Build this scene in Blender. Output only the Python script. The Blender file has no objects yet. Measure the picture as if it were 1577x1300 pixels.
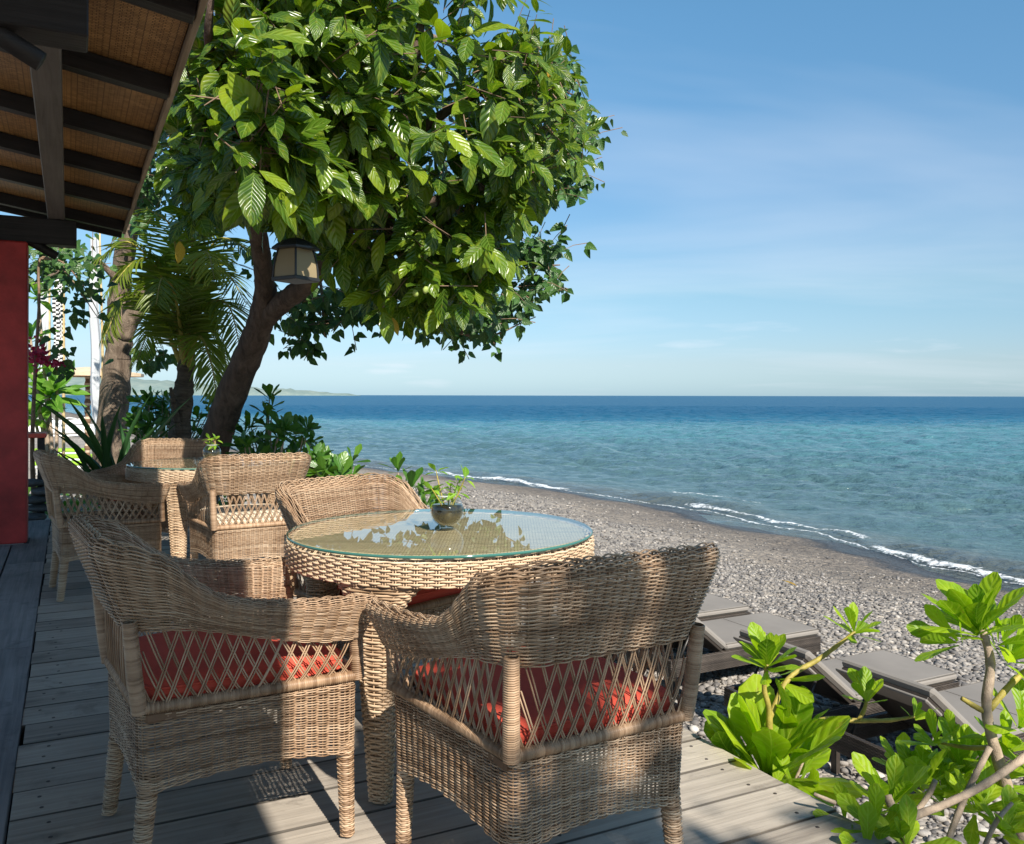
import bpy, math, random
import numpy as np
from mathutils import Vector, Matrix

# ------------------------------------------------------------------ camera, sky, sun, exposure
S = bpy.context.scene
col = S.collection
random.seed(11)
rng = np.random.default_rng(7)
CAMZ = 1.2
F = 1341.0
cam = bpy.data.cameras.new('camera')
cam_o = bpy.data.objects.new('camera', cam)
col.objects.link(cam_o)
cam_o.location = (0, 0, CAMZ)
cam_o.rotation_euler = (math.radians(90), math.radians(-0.12), 0)
cam.sensor_width = 36
cam.lens = 36 * F / 1577
cam.shift_y = -41.0 / 1577
cam.clip_end = 60000
cam.clip_start = 0.05
S.camera = cam_o

DECK = math.radians(27)                       # the deck runs 27 degrees left of the view
NX, NY = math.cos(DECK), math.sin(DECK)        # u axis: across the boards, towards the sea
VX, VY = -math.sin(DECK), math.cos(DECK)       # t axis: along the deck edge, away
SUN_EL = math.radians(37)
SUN_AZ = DECK
sdir = Vector((math.sin(SUN_AZ) * math.cos(SUN_EL), -math.cos(SUN_AZ) * math.cos(SUN_EL), math.sin(SUN_EL)))

world = bpy.data.worlds.new('World')
S.world = world
world.use_nodes = True
wn, wl = world.node_tree.nodes, world.node_tree.links
wn.clear()
w_out = wn.new('ShaderNodeOutputWorld')
w_bg = wn.new('ShaderNodeBackground')
w_bg.inputs['Strength'].default_value = 0.065
sky = wn.new('ShaderNodeTexSky')
sky.sky_type = 'NISHITA'
sky.sun_disc = False
sky.sun_elevation = SUN_EL
sky.sun_rotation = math.atan2(sdir.x, sdir.y)
sky.altitude = 0
sky.air_density = 1.0
sky.dust_density = 0.3
sky.ozone_density = 4
w_tc = wn.new('ShaderNodeTexCoord')
w_sep = wn.new('ShaderNodeSeparateXYZ')
wl.new(w_tc.outputs['Generated'], w_sep.inputs[0])
# high cirrus: noise on a plane far overhead
w_add = wn.new('ShaderNodeMath'); w_add.operation = 'ADD'; w_add.inputs[1].default_value = 0.10
wl.new(w_sep.outputs['Z'], w_add.inputs[0])
w_dx = wn.new('ShaderNodeMath'); w_dx.operation = 'DIVIDE'
w_dy = wn.new('ShaderNodeMath'); w_dy.operation = 'DIVIDE'
wl.new(w_sep.outputs['X'], w_dx.inputs[0]); wl.new(w_add.outputs[0], w_dx.inputs[1])
wl.new(w_sep.outputs['Y'], w_dy.inputs[0]); wl.new(w_add.outputs[0], w_dy.inputs[1])
w_cmb = wn.new('ShaderNodeCombineXYZ')
wl.new(w_dx.outputs[0], w_cmb.inputs[0]); wl.new(w_dy.outputs[0], w_cmb.inputs[1])
w_map = wn.new('ShaderNodeMapping')
w_map.inputs['Rotation'].default_value = (0, 0, math.radians(38))
w_map.inputs['Scale'].default_value = (0.26, 0.62, 1)
w_map.inputs['Location'].default_value = (5.1, 3.3, 0)
wl.new(w_cmb.outputs[0], w_map.inputs[0])
w_n = wn.new('ShaderNodeTexNoise')
w_n.inputs['Scale'].default_value = 0.85
w_n.inputs['Detail'].default_value = 5
w_n.inputs['Roughness'].default_value = 0.52
w_n.inputs['Distortion'].default_value = 0.5
wl.new(w_map.outputs[0], w_n.inputs['Vector'])
w_r = wn.new('ShaderNodeValToRGB')
w_r.color_ramp.elements[0].position = 0.515
w_r.color_ramp.elements[0].color = (0, 0, 0, 1)
w_r.color_ramp.elements[1].position = 0.86
w_r.color_ramp.elements[1].color = (0.42, 0.42, 0.42, 1)
wl.new(w_n.outputs['Fac'], w_r.inputs[0])
# low far cumulus: a belt just over the horizon
w_map2 = wn.new('ShaderNodeMapping')
w_map2.inputs['Scale'].default_value = (5.0, 5.0, 34.0)
w_map2.inputs['Location'].default_value = (1.7, 0.4, 0.2)
wl.new(w_tc.outputs['Generated'], w_map2.inputs[0])
w_n2 = wn.new('ShaderNodeTexNoise')
w_n2.inputs['Scale'].default_value = 1.3
w_n2.inputs['Detail'].default_value = 5
wl.new(w_map2.outputs[0], w_n2.inputs['Vector'])
w_r2 = wn.new('ShaderNodeValToRGB')
w_r2.color_ramp.elements[0].position = 0.60
w_r2.color_ramp.elements[1].position = 0.74
w_r2.color_ramp.elements[1].color = (0.5, 0.5, 0.5, 1)
wl.new(w_n2.outputs['Fac'], w_r2.inputs[0])
w_belt = wn.new('ShaderNodeValToRGB')
cr = w_belt.color_ramp
cr.elements[0].position = 0.0; cr.elements[0].color = (0.2, 0.2, 0.2, 1)
cr.elements[1].position = 0.13; cr.elements[1].color = (0, 0, 0, 1)
e = cr.elements.new(0.03); e.color = (1, 1, 1, 1)
e = cr.elements.new(0.06); e.color = (0.55, 0.55, 0.55, 1)
wl.new(w_sep.outputs['Z'], w_belt.inputs[0])
w_mul = wn.new('ShaderNodeMath'); w_mul.operation = 'MULTIPLY'
wl.new(w_r2.outputs[0], w_mul.inputs[0]); wl.new(w_belt.outputs[0], w_mul.inputs[1])
w_max = wn.new('ShaderNodeMath'); w_max.operation = 'MAXIMUM'
wl.new(w_r.outputs[0], w_max.inputs[0]); wl.new(w_mul.outputs[0], w_max.inputs[1])
w_mix = wn.new('ShaderNodeMixRGB')
w_mix.inputs['Color2'].default_value = (7.6, 7.9, 8.6, 1)
wl.new(w_max.outputs[0], w_mix.inputs[0])
w_tint = wn.new('ShaderNodeMixRGB'); w_tint.blend_type = 'MULTIPLY'; w_tint.inputs[0].default_value = 1.0
w_tr = wn.new('ShaderNodeValToRGB')          # clear tropical air: a little more cyan than the model's, all round
_els = w_tr.color_ramp.elements
for _ in range(4): _els.new(0.5)
for _e, (_p, _c) in zip(_els, ((0.0, (0.56, 0.80, 1.16)), (0.036, (0.71, 0.80, 0.98)), (0.118, (0.83, 0.94, 0.93)), (0.22, (0.88, 1.06, 1.06)), (0.40, (0.94, 1.32, 1.28)), (1.0, (0.94, 1.3, 1.25)))):
    _e.position = _p
    _e.color = (*[x / 1.4 for x in _c], 1)
wl.new(w_sep.outputs['Z'], w_tr.inputs[0])
w_gain = wn.new('ShaderNodeMixRGB'); w_gain.blend_type = 'MULTIPLY'; w_gain.inputs[0].default_value = 1.0
w_gain.inputs['Color2'].default_value = (1.4, 1.4, 1.4, 1)
wl.new(w_tr.outputs[0], w_gain.inputs['Color1'])
wl.new(w_gain.outputs[0], w_tint.inputs['Color2'])
wl.new(sky.outputs[0], w_tint.inputs['Color1'])
wl.new(w_tint.outputs[0], w_mix.inputs['Color1'])
wl.new(w_mix.outputs[0], w_bg.inputs['Color'])
wl.new(w_bg.outputs[0], w_out.inputs[0])

sun = bpy.data.lights.new('sun', 'SUN')
sun.energy = 4.3
sun.angle = math.radians(0.53)
sun.color = (1.0, 0.93, 0.82)
sun_o = bpy.data.objects.new('sun', sun)
col.objects.link(sun_o)
sun_o.rotation_euler = sdir.to_track_quat('Z', 'Y').to_euler()

S.view_settings.view_transform = 'Standard'
S.view_settings.look = 'None'
S.view_settings.gamma = 1.0
S.view_settings.use_curve_mapping = False
S.view_settings.exposure = 1.0
S.render.engine = 'CYCLES'
S.cycles.max_bounces = 9
S.cycles.transparent_max_bounces = 16
S.cycles.use_denoising = True
S.cycles.sample_clamp_indirect = 6

# ------------------------------------------------------------------ helpers
def UT(u, t, z=0.0):
    return Vector((u * NX + t * VX, u * NY + t * VY, z))

def at(px, py, y):
    """The point seen at a photograph pixel at y metres in front of the camera."""
    return Vector(((px - 788.5) / F * y, y, CAMZ - (py - 609.0) / F * y))

def tag(o, label=None, cat=None, group=None, kind=None):
    if label: o['label'] = label
    if cat: o['category'] = cat
    if group: o['group'] = group
    if kind: o['kind'] = kind
    return o

def empty(name, loc=(0, 0, 0), rz=0.0, parent=None):
    o = bpy.data.objects.new(name, None)
    col.objects.link(o)
    o.location = loc
    o.rotation_euler = (0, 0, rz)
    o.empty_display_size = 0.1
    if parent: o.parent = parent
    return o

def mesh_np(name, V, Q=None, T=None, uv=None, tone=None, smooth=True):
    """Mesh from numpy vertices, quads and triangles."""
    me = bpy.data.meshes.new(name)
    V = np.asarray(V, dtype=np.float32).reshape(-1, 3)
    nq = 0 if Q is None else len(Q)
    nt = 0 if T is None else len(T)
    idx = []
    if nq: idx.append(np.asarray(Q, dtype=np.int32).ravel())
    if nt: idx.append(np.asarray(T, dtype=np.int32).ravel())
    idx = np.concatenate(idx)
    starts = np.concatenate([np.arange(nq) * 4, nq * 4 + np.arange(nt) * 3]).astype(np.int32)
    tot = np.concatenate([np.full(nq, 4), np.full(nt, 3)]).astype(np.int32)
    me.vertices.add(len(V)); me.vertices.foreach_set('co', V.ravel())
    me.loops.add(len(idx)); me.loops.foreach_set('vertex_index', idx)
    me.polygons.add(nq + nt)
    me.polygons.foreach_set('loop_start', starts)
    me.polygons.foreach_set('loop_total', tot)
    me.update(calc_edges=True)
    if smooth:
        me.polygons.foreach_set('use_smooth', np.ones(nq + nt, dtype=bool))
    if uv is not None:
        lay = me.uv_layers.new(name='UVMap')
        lay.data.foreach_set('uv', np.asarray(uv, dtype=np.float32).reshape(-1, 2)[idx].ravel())
    if tone is not None:
        a = me.attributes.new('tone', 'FLOAT', 'POINT')
        a.data.foreach_set('value', np.asarray(tone, dtype=np.float32).ravel())
    return me

def link(name, me, mat=None, parent=None, loc=None, rot=None, scale=None):
    o = bpy.data.objects.new(name, me)
    col.objects.link(o)
    if mat is not None and len(me.materials) == 0:
        me.materials.append(mat)
    if parent: o.parent = parent
    if loc is not None: o.location = loc
    if rot is not None: o.rotation_euler = rot
    if scale is not None: o.scale = scale
    return o

class MB:
    """Collects boxes, tubes, discs and lathes; build() links them as one mesh object."""
    def __init__(s): s.v = []; s.f = []
    def add(s, V, Fs):
        b = len(s.v)
        s.v += [tuple(p) for p in V]
        s.f += [tuple(i + b for i in f) for f in Fs]
        return s
    def box(s, x0, x1, y0, y1, z0, z1, b=0.0, M=None):
        if b <= 0:
            V = [(x, y, z) for z in (z0, z1) for y in (y0, y1) for x in (x0, x1)]
            Fs = [(0, 2, 3, 1), (4, 5, 7, 6), (0, 1, 5, 4), (2, 6, 7, 3), (0, 4, 6, 2), (1, 3, 7, 5)]
        else:
            V = []
            for z in (z0, z1):
                for y in (y0, y1):
                    for x in (x0, x1):
                        sx = b if x == x0 else -b; sy = b if y == y0 else -b; sz = b if z == z0 else -b
                        V += [(x, y + sy, z + sz), (x + sx, y, z + sz), (x + sx, y + sy, z)]
            i = lambda a, k: a * 3 + k
            Fs = [(i(0,0), i(4,0), i(6,0), i(2,0)), (i(1,0), i(3,0), i(7,0), i(5,0)),
                  (i(0,1), i(1,1), i(5,1), i(4,1)), (i(2,1), i(6,1), i(7,1), i(3,1)),
                  (i(0,2), i(2,2), i(3,2), i(1,2)), (i(4,2), i(5,2), i(7,2), i(6,2)),
                  (i(0,0), i(2,0), i(2,2), i(0,2)), (i(1,0), i(1,2), i(3,2), i(3,0)),
                  (i(4,0), i(4,2), i(6,2), i(6,0)), (i(5,0), i(7,0), i(7,2), i(5,2)),
                  (i(0,1), i(0,2), i(1,2), i(1,1)), (i(2,1), i(3,1), i(3,2), i(2,2)),
                  (i(4,1), i(5,1), i(5,2), i(4,2)), (i(6,1), i(6,2), i(7,2), i(7,1)),
                  (i(0,0), i(0,1), i(4,1), i(4,0)), (i(1,0), i(5,0), i(5,1), i(1,1)),
                  (i(2,0), i(6,0), i(6,1), i(2,1)), (i(3,0), i(3,1), i(7,1), i(7,0))]
            for a in range(8):
                sgn = (a & 1) ^ ((a >> 1) & 1) ^ ((a >> 2) & 1)
                Fs.append((i(a,0), i(a,1), i(a,2)) if sgn else (i(a,2), i(a,1), i(a,0)))
        if M is not None: V = [M @ Vector(p) for p in V]
        return s.add(V, Fs)
    def tube(s, pts, rad, k=8, cap=True):
        pts = [Vector(p) for p in pts]
        n = len(pts)
        if not hasattr(rad, '__len__'): rad = [rad] * n
        V = []; Fs = []
        ref = None
        for i, p in enumerate(pts):
            d = (pts[min(i + 1, n - 1)] - pts[max(i - 1, 0)]).normalized()
            if ref is None:
                ref = d.orthogonal().normalized()
            a = (ref - d * ref.dot(d))
            a = a.normalized() if a.length > 1e-6 else d.orthogonal().normalized()
            ref = a
            b = d.cross(a)
            for j in range(k):
                th = 2 * math.pi * j / k
                V.append(p + (a * math.cos(th) + b * math.sin(th)) * rad[i])
        for i in range(n - 1):
            for j in range(k):
                j2 = (j + 1) % k
                Fs.append((i * k + j, i * k + j2, (i + 1) * k + j2, (i + 1) * k + j))
        if cap:
            Fs.append(tuple(range(k - 1, -1, -1)))
            Fs.append(tuple((n - 1) * k + j for j in range(k)))
        return s.add(V, Fs)
    def lathe(s, prof, k=32, M=None):
        V = []; Fs = []
        for r, z in prof:
            for j in range(k):
                th = 2 * math.pi * j / k
                V.append(Vector((r * math.cos(th), r * math.sin(th), z)))
        for i in range(len(prof) - 1):
            for j in range(k):
                j2 = (j + 1) % k
                Fs.append((i * k + j, i * k + j2, (i + 1) * k + j2, (i + 1) * k + j))
        if M is not None: V = [M @ p for p in V]
        return s.add(V, Fs)
    def build(s, name, mat, parent=None, loc=None, rz=0.0, smooth=False):
        me = bpy.data.meshes.new(name)
        me.from_pydata([tuple(p) for p in s.v], [], s.f)
        if smooth:
            for p in me.polygons: p.use_smooth = True
        me.update()
        return link(name, me, mat, parent, loc, (0, 0, rz) if rz else None)

def spline(P, n):
    """Catmull-Rom through control points, n samples a span."""
    P = [Vector(p) for p in P]
    P = [P[0] * 2 - P[1]] + P + [P[-1] * 2 - P[-2]]
    out = []
    for i in range(1, len(P) - 2):
        a, b, c, d = P[i - 1], P[i], P[i + 1], P[i + 2]
        for k in range(n):
            t = k / n
            out.append(0.5 * ((2 * b) + (c - a) * t + (2 * a - 5 * b + 4 * c - d) * t * t + (3 * b - a - 3 * c + d) * t ** 3))
    out.append(P[-2].copy())
    return out

def lerp(a, b, t): return a + (b - a) * t
def sstep(a, b, x):
    x = np.clip((x - a) / (b - a), 0, 1)
    return x * x * (3 - 2 * x)

def strands(P, N, ra, rb, k=4, closed=True):
    """Tubes along each row of a grid of points P (rows, cols, 3) with surface normals N;
    rb is the radius along the normal, ra across it."""
    R, C = P.shape[:2]
    if closed:
        T = np.roll(P, -1, 1) - np.roll(P, 1, 1)
    else:
        T = np.gradient(P, axis=1)
    T /= np.linalg.norm(T, axis=2, keepdims=True) + 1e-12
    B = np.cross(T, N)
    B /= np.linalg.norm(B, axis=2, keepdims=True) + 1e-12
    N2 = np.cross(B, T)
    th = 2 * np.pi * (np.arange(k) + 0.5) / k
    ra = np.broadcast_to(np.asarray(ra, dtype=float), (R, C))[..., None, None]
    rb = np.broadcast_to(np.asarray(rb, dtype=float), (R, C))[..., None, None]
    V = P[:, :, None, :] + B[:, :, None, :] * (np.cos(th)[None, None, :, None] * ra) + N2[:, :, None, :] * (np.sin(th)[None, None, :, None] * rb)
    ids = np.arange(R * C * k).reshape(R, C, k)
    nxt = np.roll(ids, -1, 1) if closed else ids[:, 1:]
    cur = ids if closed else ids[:, :-1]
    Q = np.stack([cur, np.roll(cur, -1, 2), np.roll(nxt, -1, 2), nxt], axis=-1).reshape(-1, 4)
    return V.reshape(-1, 3), Q[:, ::-1]

class Soup:
    def __init__(s): s.V = []; s.Q = []; s.t = []; s.n = 0
    def add(s, V, Q, tone=None):
        V = np.asarray(V, dtype=np.float32).reshape(-1, 3)
        s.V.append(V); s.Q.append(np.asarray(Q) + s.n); s.n += len(V)
        s.t.append(np.full(len(V), 0.5) if tone is None else np.broadcast_to(np.asarray(tone).ravel(), (len(V),)))
    def mesh(s, name):
        return mesh_np(name, np.concatenate(s.V), Q=np.concatenate(s.Q), tone=np.concatenate(s.t))

# ------------------------------------------------------------------ materials
def new_mat(name):
    m = bpy.data.materials.new(name)
    m.use_nodes = True
    nt = m.node_tree
    return m, nt.nodes, nt.links, nt.nodes['Principled BSDF'], nt.nodes['Material Output']

def ramp(n, l, src, stops):
    r = n.new('ShaderNodeValToRGB')
    els = r.color_ramp.elements
    while len(els) < len(stops): els.new(0.5)
    for e_, (p, c) in zip(els, stops):
        e_.position = p
        e_.color = (*c, 1) if len(c) == 3 else c
    l.new(src, r.inputs[0])
    return r.outputs[0]

def noise(n, l, vec, scale, detail=4, rough=0.5, dist=0.0):
    t = n.new('ShaderNodeTexNoise')
    t.inputs['Scale'].default_value = scale
    t.inputs['Detail'].default_value = detail
    t.inputs['Roughness'].default_value = rough
    t.inputs['Distortion'].default_value = dist
    if vec is not None: l.new(vec, t.inputs['Vector'])
    return t.outputs['Fac']

def coords(n, l, kind='Object', scale=(1, 1, 1), rot=(0, 0, 0)):
    tc = n.new('ShaderNodeTexCoord')
    mp = n.new('ShaderNodeMapping')
    mp.inputs['Scale'].default_value = scale
    mp.inputs['Rotation'].default_value = rot
    l.new(tc.outputs[kind], mp.inputs[0])
    return mp.outputs[0]

def math_(n, l, op, a, b=None):
    m = n.new('ShaderNodeMath'); m.operation = op
    for i, x in enumerate((a, b)):
        if x is None: continue
        if isinstance(x, (int, float)): m.inputs[i].default_value = x
        else: l.new(x, m.inputs[i])
    return m.outputs[0]

def mixc(n, l, fac, a, b, mode='MIX'):
    m = n.new('ShaderNodeMixRGB'); m.blend_type = mode
    for s_, x in ((m.inputs[0], fac), (m.inputs[1], a), (m.inputs[2], b)):
        if isinstance(x, (int, float)): s_.default_value = x
        elif isinstance(x, tuple): s_.default_value = (*x, 1)
        else: l.new(x, s_)
    return m.outputs[0]

def bump(n, l, b, height, strength=0.3, dist=0.01):
    bm = n.new('ShaderNodeBump')
    bm.inputs['Strength'].default_value = strength
    bm.inputs['Distance'].default_value = dist
    l.new(height, bm.inputs['Height'])
    l.new(bm.outputs[0], b.inputs['Normal'])
    return bm

def plain(name, c, rough=0.6, var=0.25, scale=8, bmp=0.15, spec=0.4, metal=0.0, coordk='Object'):
    m, n, l, b, o = new_mat(name)
    v = coords(n, l, coordk)
    f = noise(n, l, v, scale, 6, 0.6)
    lo = tuple(x * (1 - var) for x in c); hi = tuple(min(1, x * (1 + var)) for x in c)
    l.new(ramp(n, l, f, [(0.3, lo), (0.7, hi)]), b.inputs['Base Color'])
    b.inputs['Roughness'].default_value = rough
    b.inputs['Specular IOR Level'].default_value = spec
    b.inputs['Metallic'].default_value = metal
    if bmp: bump(n, l, b, noise(n, l, v, scale * 9, 4), bmp, 0.004)
    return m

def wicker_mat(name, dark, mid, light, rough=0.45):
    m, n, l, b, o = new_mat(name)
    a = n.new('ShaderNodeAttribute'); a.attribute_name = 'tone'
    f = noise(n, l, coords(n, l, 'Object'), 26, 3)
    f2 = noise(n, l, coords(n, l, 'Object'), 5, 3)
    s_ = math_(n, l, 'ADD', math_(n, l, 'MULTIPLY', a.outputs['Fac'], 0.55), math_(n, l, 'MULTIPLY', f, 0.25))
    s_ = math_(n, l, 'ADD', s_, math_(n, l, 'SUBTRACT', math_(n, l, 'MULTIPLY', f2, 0.65), 0.2))
    l.new(ramp(n, l, s_, [(0.25, dark), (0.5, mid), (0.8, light)]), b.inputs['Base Color'])
    b.inputs['Roughness'].default_value = rough
    b.inputs['Specular IOR Level'].default_value = 0.35
    return m

def wood_mat(name, dark, light, axis='X', rough=0.75, obj_var=0.35, grain=1.0, spec=0.25, joint=0.0):
    """Weathered board: grain along the object's axis, knots, tone per board."""
    m, n, l, b, o = new_mat(name)
    sc = {'X': (0.9, 26, 26), 'Y': (26, 0.9, 26), 'Z': (26, 26, 0.9)}[axis]
    tc = n.new('ShaderNodeTexCoord')
    oi = n.new('ShaderNodeObjectInfo')
    off = n.new('ShaderNodeVectorMath'); off.operation = 'ADD'
    cmb = n.new('ShaderNodeCombineXYZ')
    l.new(math_(n, l, 'MULTIPLY', oi.outputs['Random'], 37.0), cmb.inputs[0])
    l.new(math_(n, l, 'MULTIPLY', oi.outputs['Random'], 11.0), cmb.inputs[1])
    l.new(tc.outputs['Object'], off.inputs[0]); l.new(cmb.outputs[0], off.inputs[1])
    mp = n.new('ShaderNodeMapping'); mp.inputs['Scale'].default_value = sc
    l.new(off.outputs[0], mp.inputs[0])
    g = noise(n, l, mp.outputs[0], 1.6 * grain, 6, 0.65, 0.6)
    big = noise(n, l, off.outputs[0], 2.2, 4, 0.6)
    f = math_(n, l, 'ADD', math_(n, l, 'MULTIPLY', g, 0.6), math_(n, l, 'MULTIPLY', big, 0.4))
    f = math_(n, l, 'ADD', f, math_(n, l, 'MULTIPLY', math_(n, l, 'SUBTRACT', oi.outputs['Random'], 0.5), obj_var * 0.5))
    cc = ramp(n, l, f, [(0.3, dark), (0.68, light)])
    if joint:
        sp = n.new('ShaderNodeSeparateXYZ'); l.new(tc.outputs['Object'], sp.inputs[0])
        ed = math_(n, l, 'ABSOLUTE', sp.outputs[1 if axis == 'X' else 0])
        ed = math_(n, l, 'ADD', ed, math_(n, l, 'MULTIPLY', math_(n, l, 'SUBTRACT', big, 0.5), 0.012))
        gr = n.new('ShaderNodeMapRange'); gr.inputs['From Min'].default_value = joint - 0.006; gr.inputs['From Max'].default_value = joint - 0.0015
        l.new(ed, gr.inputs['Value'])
        cc = mixc(n, l, math_(n, l, 'MULTIPLY', gr.outputs[0], 0.85), cc, tuple(x * 0.22 for x in dark))  # board edges coloured dark, standing in for the shade in the gaps
        st = noise(n, l, off.outputs[0], 4.5, 6, 0.7, 0.5)
        cc = mixc(n, l, ramp(n, l, st, [(0.56, (0, 0, 0)), (0.70, (0.6, 0.6, 0.6))]), cc, tuple(x * 0.7 for x in dark))
    l.new(cc, b.inputs['Base Color'])
    b.inputs['Roughness'].default_value = rough
    b.inputs['Specular IOR Level'].default_value = spec
    bump(n, l, b, g, 0.5, 0.005)
    return m

def leaf_mat(name, dark, mid, light, trans=0.35, rough=0.35, vein=(0.30, 0.42, 0.10), veins=9.0, bumps=0.5, tr_tint=1.6, spots=0.0, spec=0.5):
    """Leaf with midrib and side veins from its own UV, part translucent."""
    m, n, l, b, o = new_mat(name)
    tc = n.new('ShaderNodeTexCoord')
    sep = n.new('ShaderNodeSeparateXYZ'); l.new(tc.outputs['UV'], sep.inputs[0])
    ax = math_(n, l, 'ABSOLUTE', math_(n, l, 'SUBTRACT', sep.outputs[0], 0.5))
    ph = math_(n, l, 'SUBTRACT', sep.outputs[1], math_(n, l, 'MULTIPLY', ax, 0.55))
    w = math_(n, l, 'SINE', math_(n, l, 'MULTIPLY', ph, veins * 6.2832))
    side = math_(n, l, 'POWER', math_(n, l, 'ABSOLUTE', math_(n, l, 'MULTIPLY', math_(n, l, 'ADD', w, 1.0), 0.5)), 7.0)
    rib = math_(n, l, 'LESS_THAN', ax, 0.022)
    vn = math_(n, l, 'MAXIMUM', math_(n, l, 'MULTIPLY', side, 0.3), math_(n, l, 'MULTIPLY', rib, 0.75))
    a = n.new('ShaderNodeAttribute'); a.attribute_name = 'tone'
    oi = n.new('ShaderNodeObjectInfo')
    s_ = math_(n, l, 'ADD', math_(n, l, 'MULTIPLY', a.outputs['Fac'], 0.6), math_(n, l, 'MULTIPLY', oi.outputs['Random'], 0.4))
    base = ramp(n, l, s_, [(0.15, dark), (0.5, mid), (0.9, light)])
    nn = noise(n, l, tc.outputs['UV'], 5, 4)
    base = mixc(n, l, math_(n, l, 'MULTIPLY', nn, 0.35), base, tuple(x * 0.6 for x in mid))
    base = mixc(n, l, vn, base, vein)
    if spots:
        wob_ = n.new('ShaderNodeVectorMath'); wob_.operation = 'ADD'
        cb_ = n.new('ShaderNodeCombineXYZ'); l.new(math_(n, l, 'MULTIPLY', oi.outputs['Random'], 53.0), cb_.inputs[2])
        l.new(tc.outputs['UV'], wob_.inputs[0]); l.new(cb_.outputs[0], wob_.inputs[1])
        sn = noise(n, l, wob_.outputs[0], 6.5, 5, 0.6)
        base = mixc(n, l, math_(n, l, 'MULTIPLY', ramp(n, l, sn, [(0.61, (0, 0, 0)), (0.69, (1, 1, 1))]), spots), base, (0.22, 0.13, 0.03))
        yn = noise(n, l, wob_.outputs[0], 1.6, 3, 0.5)
        base = mixc(n, l, math_(n, l, 'MULTIPLY', ramp(n, l, yn, [(0.5, (0, 0, 0)), (0.75, (1, 1, 1))]), 0.5), base, tuple(x * y for x, y in zip(light, (1.15, 1.0, 0.9))))
    l.new(base, b.inputs['Base Color'])
    b.inputs['Roughness'].default_value = rough
    b.inputs['Specular IOR Level'].default_value = spec
    if bumps:
        bm = bump(n, l, b, math_(n, l, 'SUBTRACT', math_(n, l, 'MULTIPLY', w, -0.5), math_(n, l, 'MULTIPLY', rib, 0.8)), bumps, 0.012)
    tr = n.new('ShaderNodeBsdfTranslucent')
    tcol = mixc(n, l, 1.0, base, (tr_tint * 1.0, tr_tint * 1.05, tr_tint * 0.35), 'MULTIPLY')
    l.new(tcol, tr.inputs['Color'])
    mx = n.new('ShaderNodeMixShader'); mx.inputs[0].default_value = trans
    l.new(b.outputs[0], mx.inputs[1]); l.new(tr.outputs[0], mx.inputs[2])
    l.new(mx.outputs[0], o.inputs['Surface'])
    return m

def bark_mat(name, dark, light, sc=(13, 13, 3.2)):
    m, n, l, b, o = new_mat(name)
    v = coords(n, l, 'Object', sc)
    f = noise(n, l, v, 1.0, 8, 0.68, 0.7)
    g = noise(n, l, coords(n, l, 'Object'), 2.2, 5, 0.6)
    l.new(ramp(n, l, math_(n, l, 'ADD', math_(n, l, 'MULTIPLY', f, 0.65), math_(n, l, 'MULTIPLY', g, 0.35)), [(0.36, dark), (0.62, light)]), b.inputs['Base Color'])
    b.inputs['Roughness'].default_value = 0.9
    b.inputs['Specular IOR Level'].default_value = 0.2
    bump(n, l, b, f, 1.0, 0.05)
    return m

def glass_mat(name, tint=(0.93, 0.97, 0.95), gloss=1.0, ior=1.5, rough=0.0):
    """Thin clear glass: transparent with a Fresnel reflection."""
    m, n, l, b, o = new_mat(name)
    n.remove(b)
    tr = n.new('ShaderNodeBsdfTransparent'); tr.inputs[0].default_value = (*tint, 1)
    gl = n.new('ShaderNodeBsdfGlossy'); gl.inputs['Roughness'].default_value = rough
    fr = n.new('ShaderNodeFresnel'); fr.inputs[0].default_value = ior
    ge = n.new('ShaderNodeNewGeometry')          # the far side of the pane reflects no more than its front
    f = math_(n, l, 'MULTIPLY', fr.outputs[0], gloss)
    f = math_(n, l, 'MULTIPLY', f, math_(n, l, 'SUBTRACT', 1.0, ge.outputs['Backfacing']))
    mx = n.new('ShaderNodeMixShader')
    l.new(f, mx.inputs[0]); l.new(tr.outputs[0], mx.inputs[1]); l.new(gl.outputs[0], mx.inputs[2])
    l.new(mx.outputs[0], o.inputs['Surface'])
    return m

M = {}
M['wicker'] = wicker_mat('wicker', (0.19, 0.11, 0.06), (0.40, 0.265, 0.165), (0.60, 0.45, 0.31))
M['wicker_seat'] = wicker_mat('wicker_seat', (0.16, 0.09, 0.05), (0.3, 0.19, 0.11), (0.4, 0.28, 0.17))
M['reed'] = wicker_mat('flat_reed', (0.30, 0.195, 0.115), (0.52, 0.37, 0.24), (0.68, 0.53, 0.37), 0.5)
M['dark_wicker'] = wicker_mat('dark_wicker', (0.03, 0.024, 0.02), (0.062, 0.05, 0.042), (0.11, 0.09, 0.075), 0.5)
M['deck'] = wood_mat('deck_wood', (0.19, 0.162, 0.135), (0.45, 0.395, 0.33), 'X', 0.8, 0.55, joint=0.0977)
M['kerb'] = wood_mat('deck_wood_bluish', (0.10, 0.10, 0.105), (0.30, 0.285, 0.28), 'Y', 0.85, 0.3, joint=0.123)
M['red'] = plain('red_paint', (0.36, 0.03, 0.028), 0.55, 0.42, 3.5, 0.6)
M['black_wood'] = wood_mat('black_stained_wood', (0.010, 0.009, 0.009), (0.036, 0.031, 0.03), 'X', 0.5, 0.2)
M['grey_wood'] = wood_mat('grey_beam_wood', (0.075, 0.062, 0.054), (0.16, 0.138, 0.125), 'Y', 0.6, 0.2)
M['edge_wood'] = wood_mat('eave_wood', (0.16, 0.115, 0.075), (0.36, 0.28, 0.20), 'Y', 0.7, 0.2)
M['bark'] = bark_mat('bark', (0.045, 0.032, 0.025), (0.155, 0.11, 0.085))
M['pale_bark'] = bark_mat('pale_bark', (0.085, 0.062, 0.046), (0.26, 0.20, 0.15))
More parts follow.
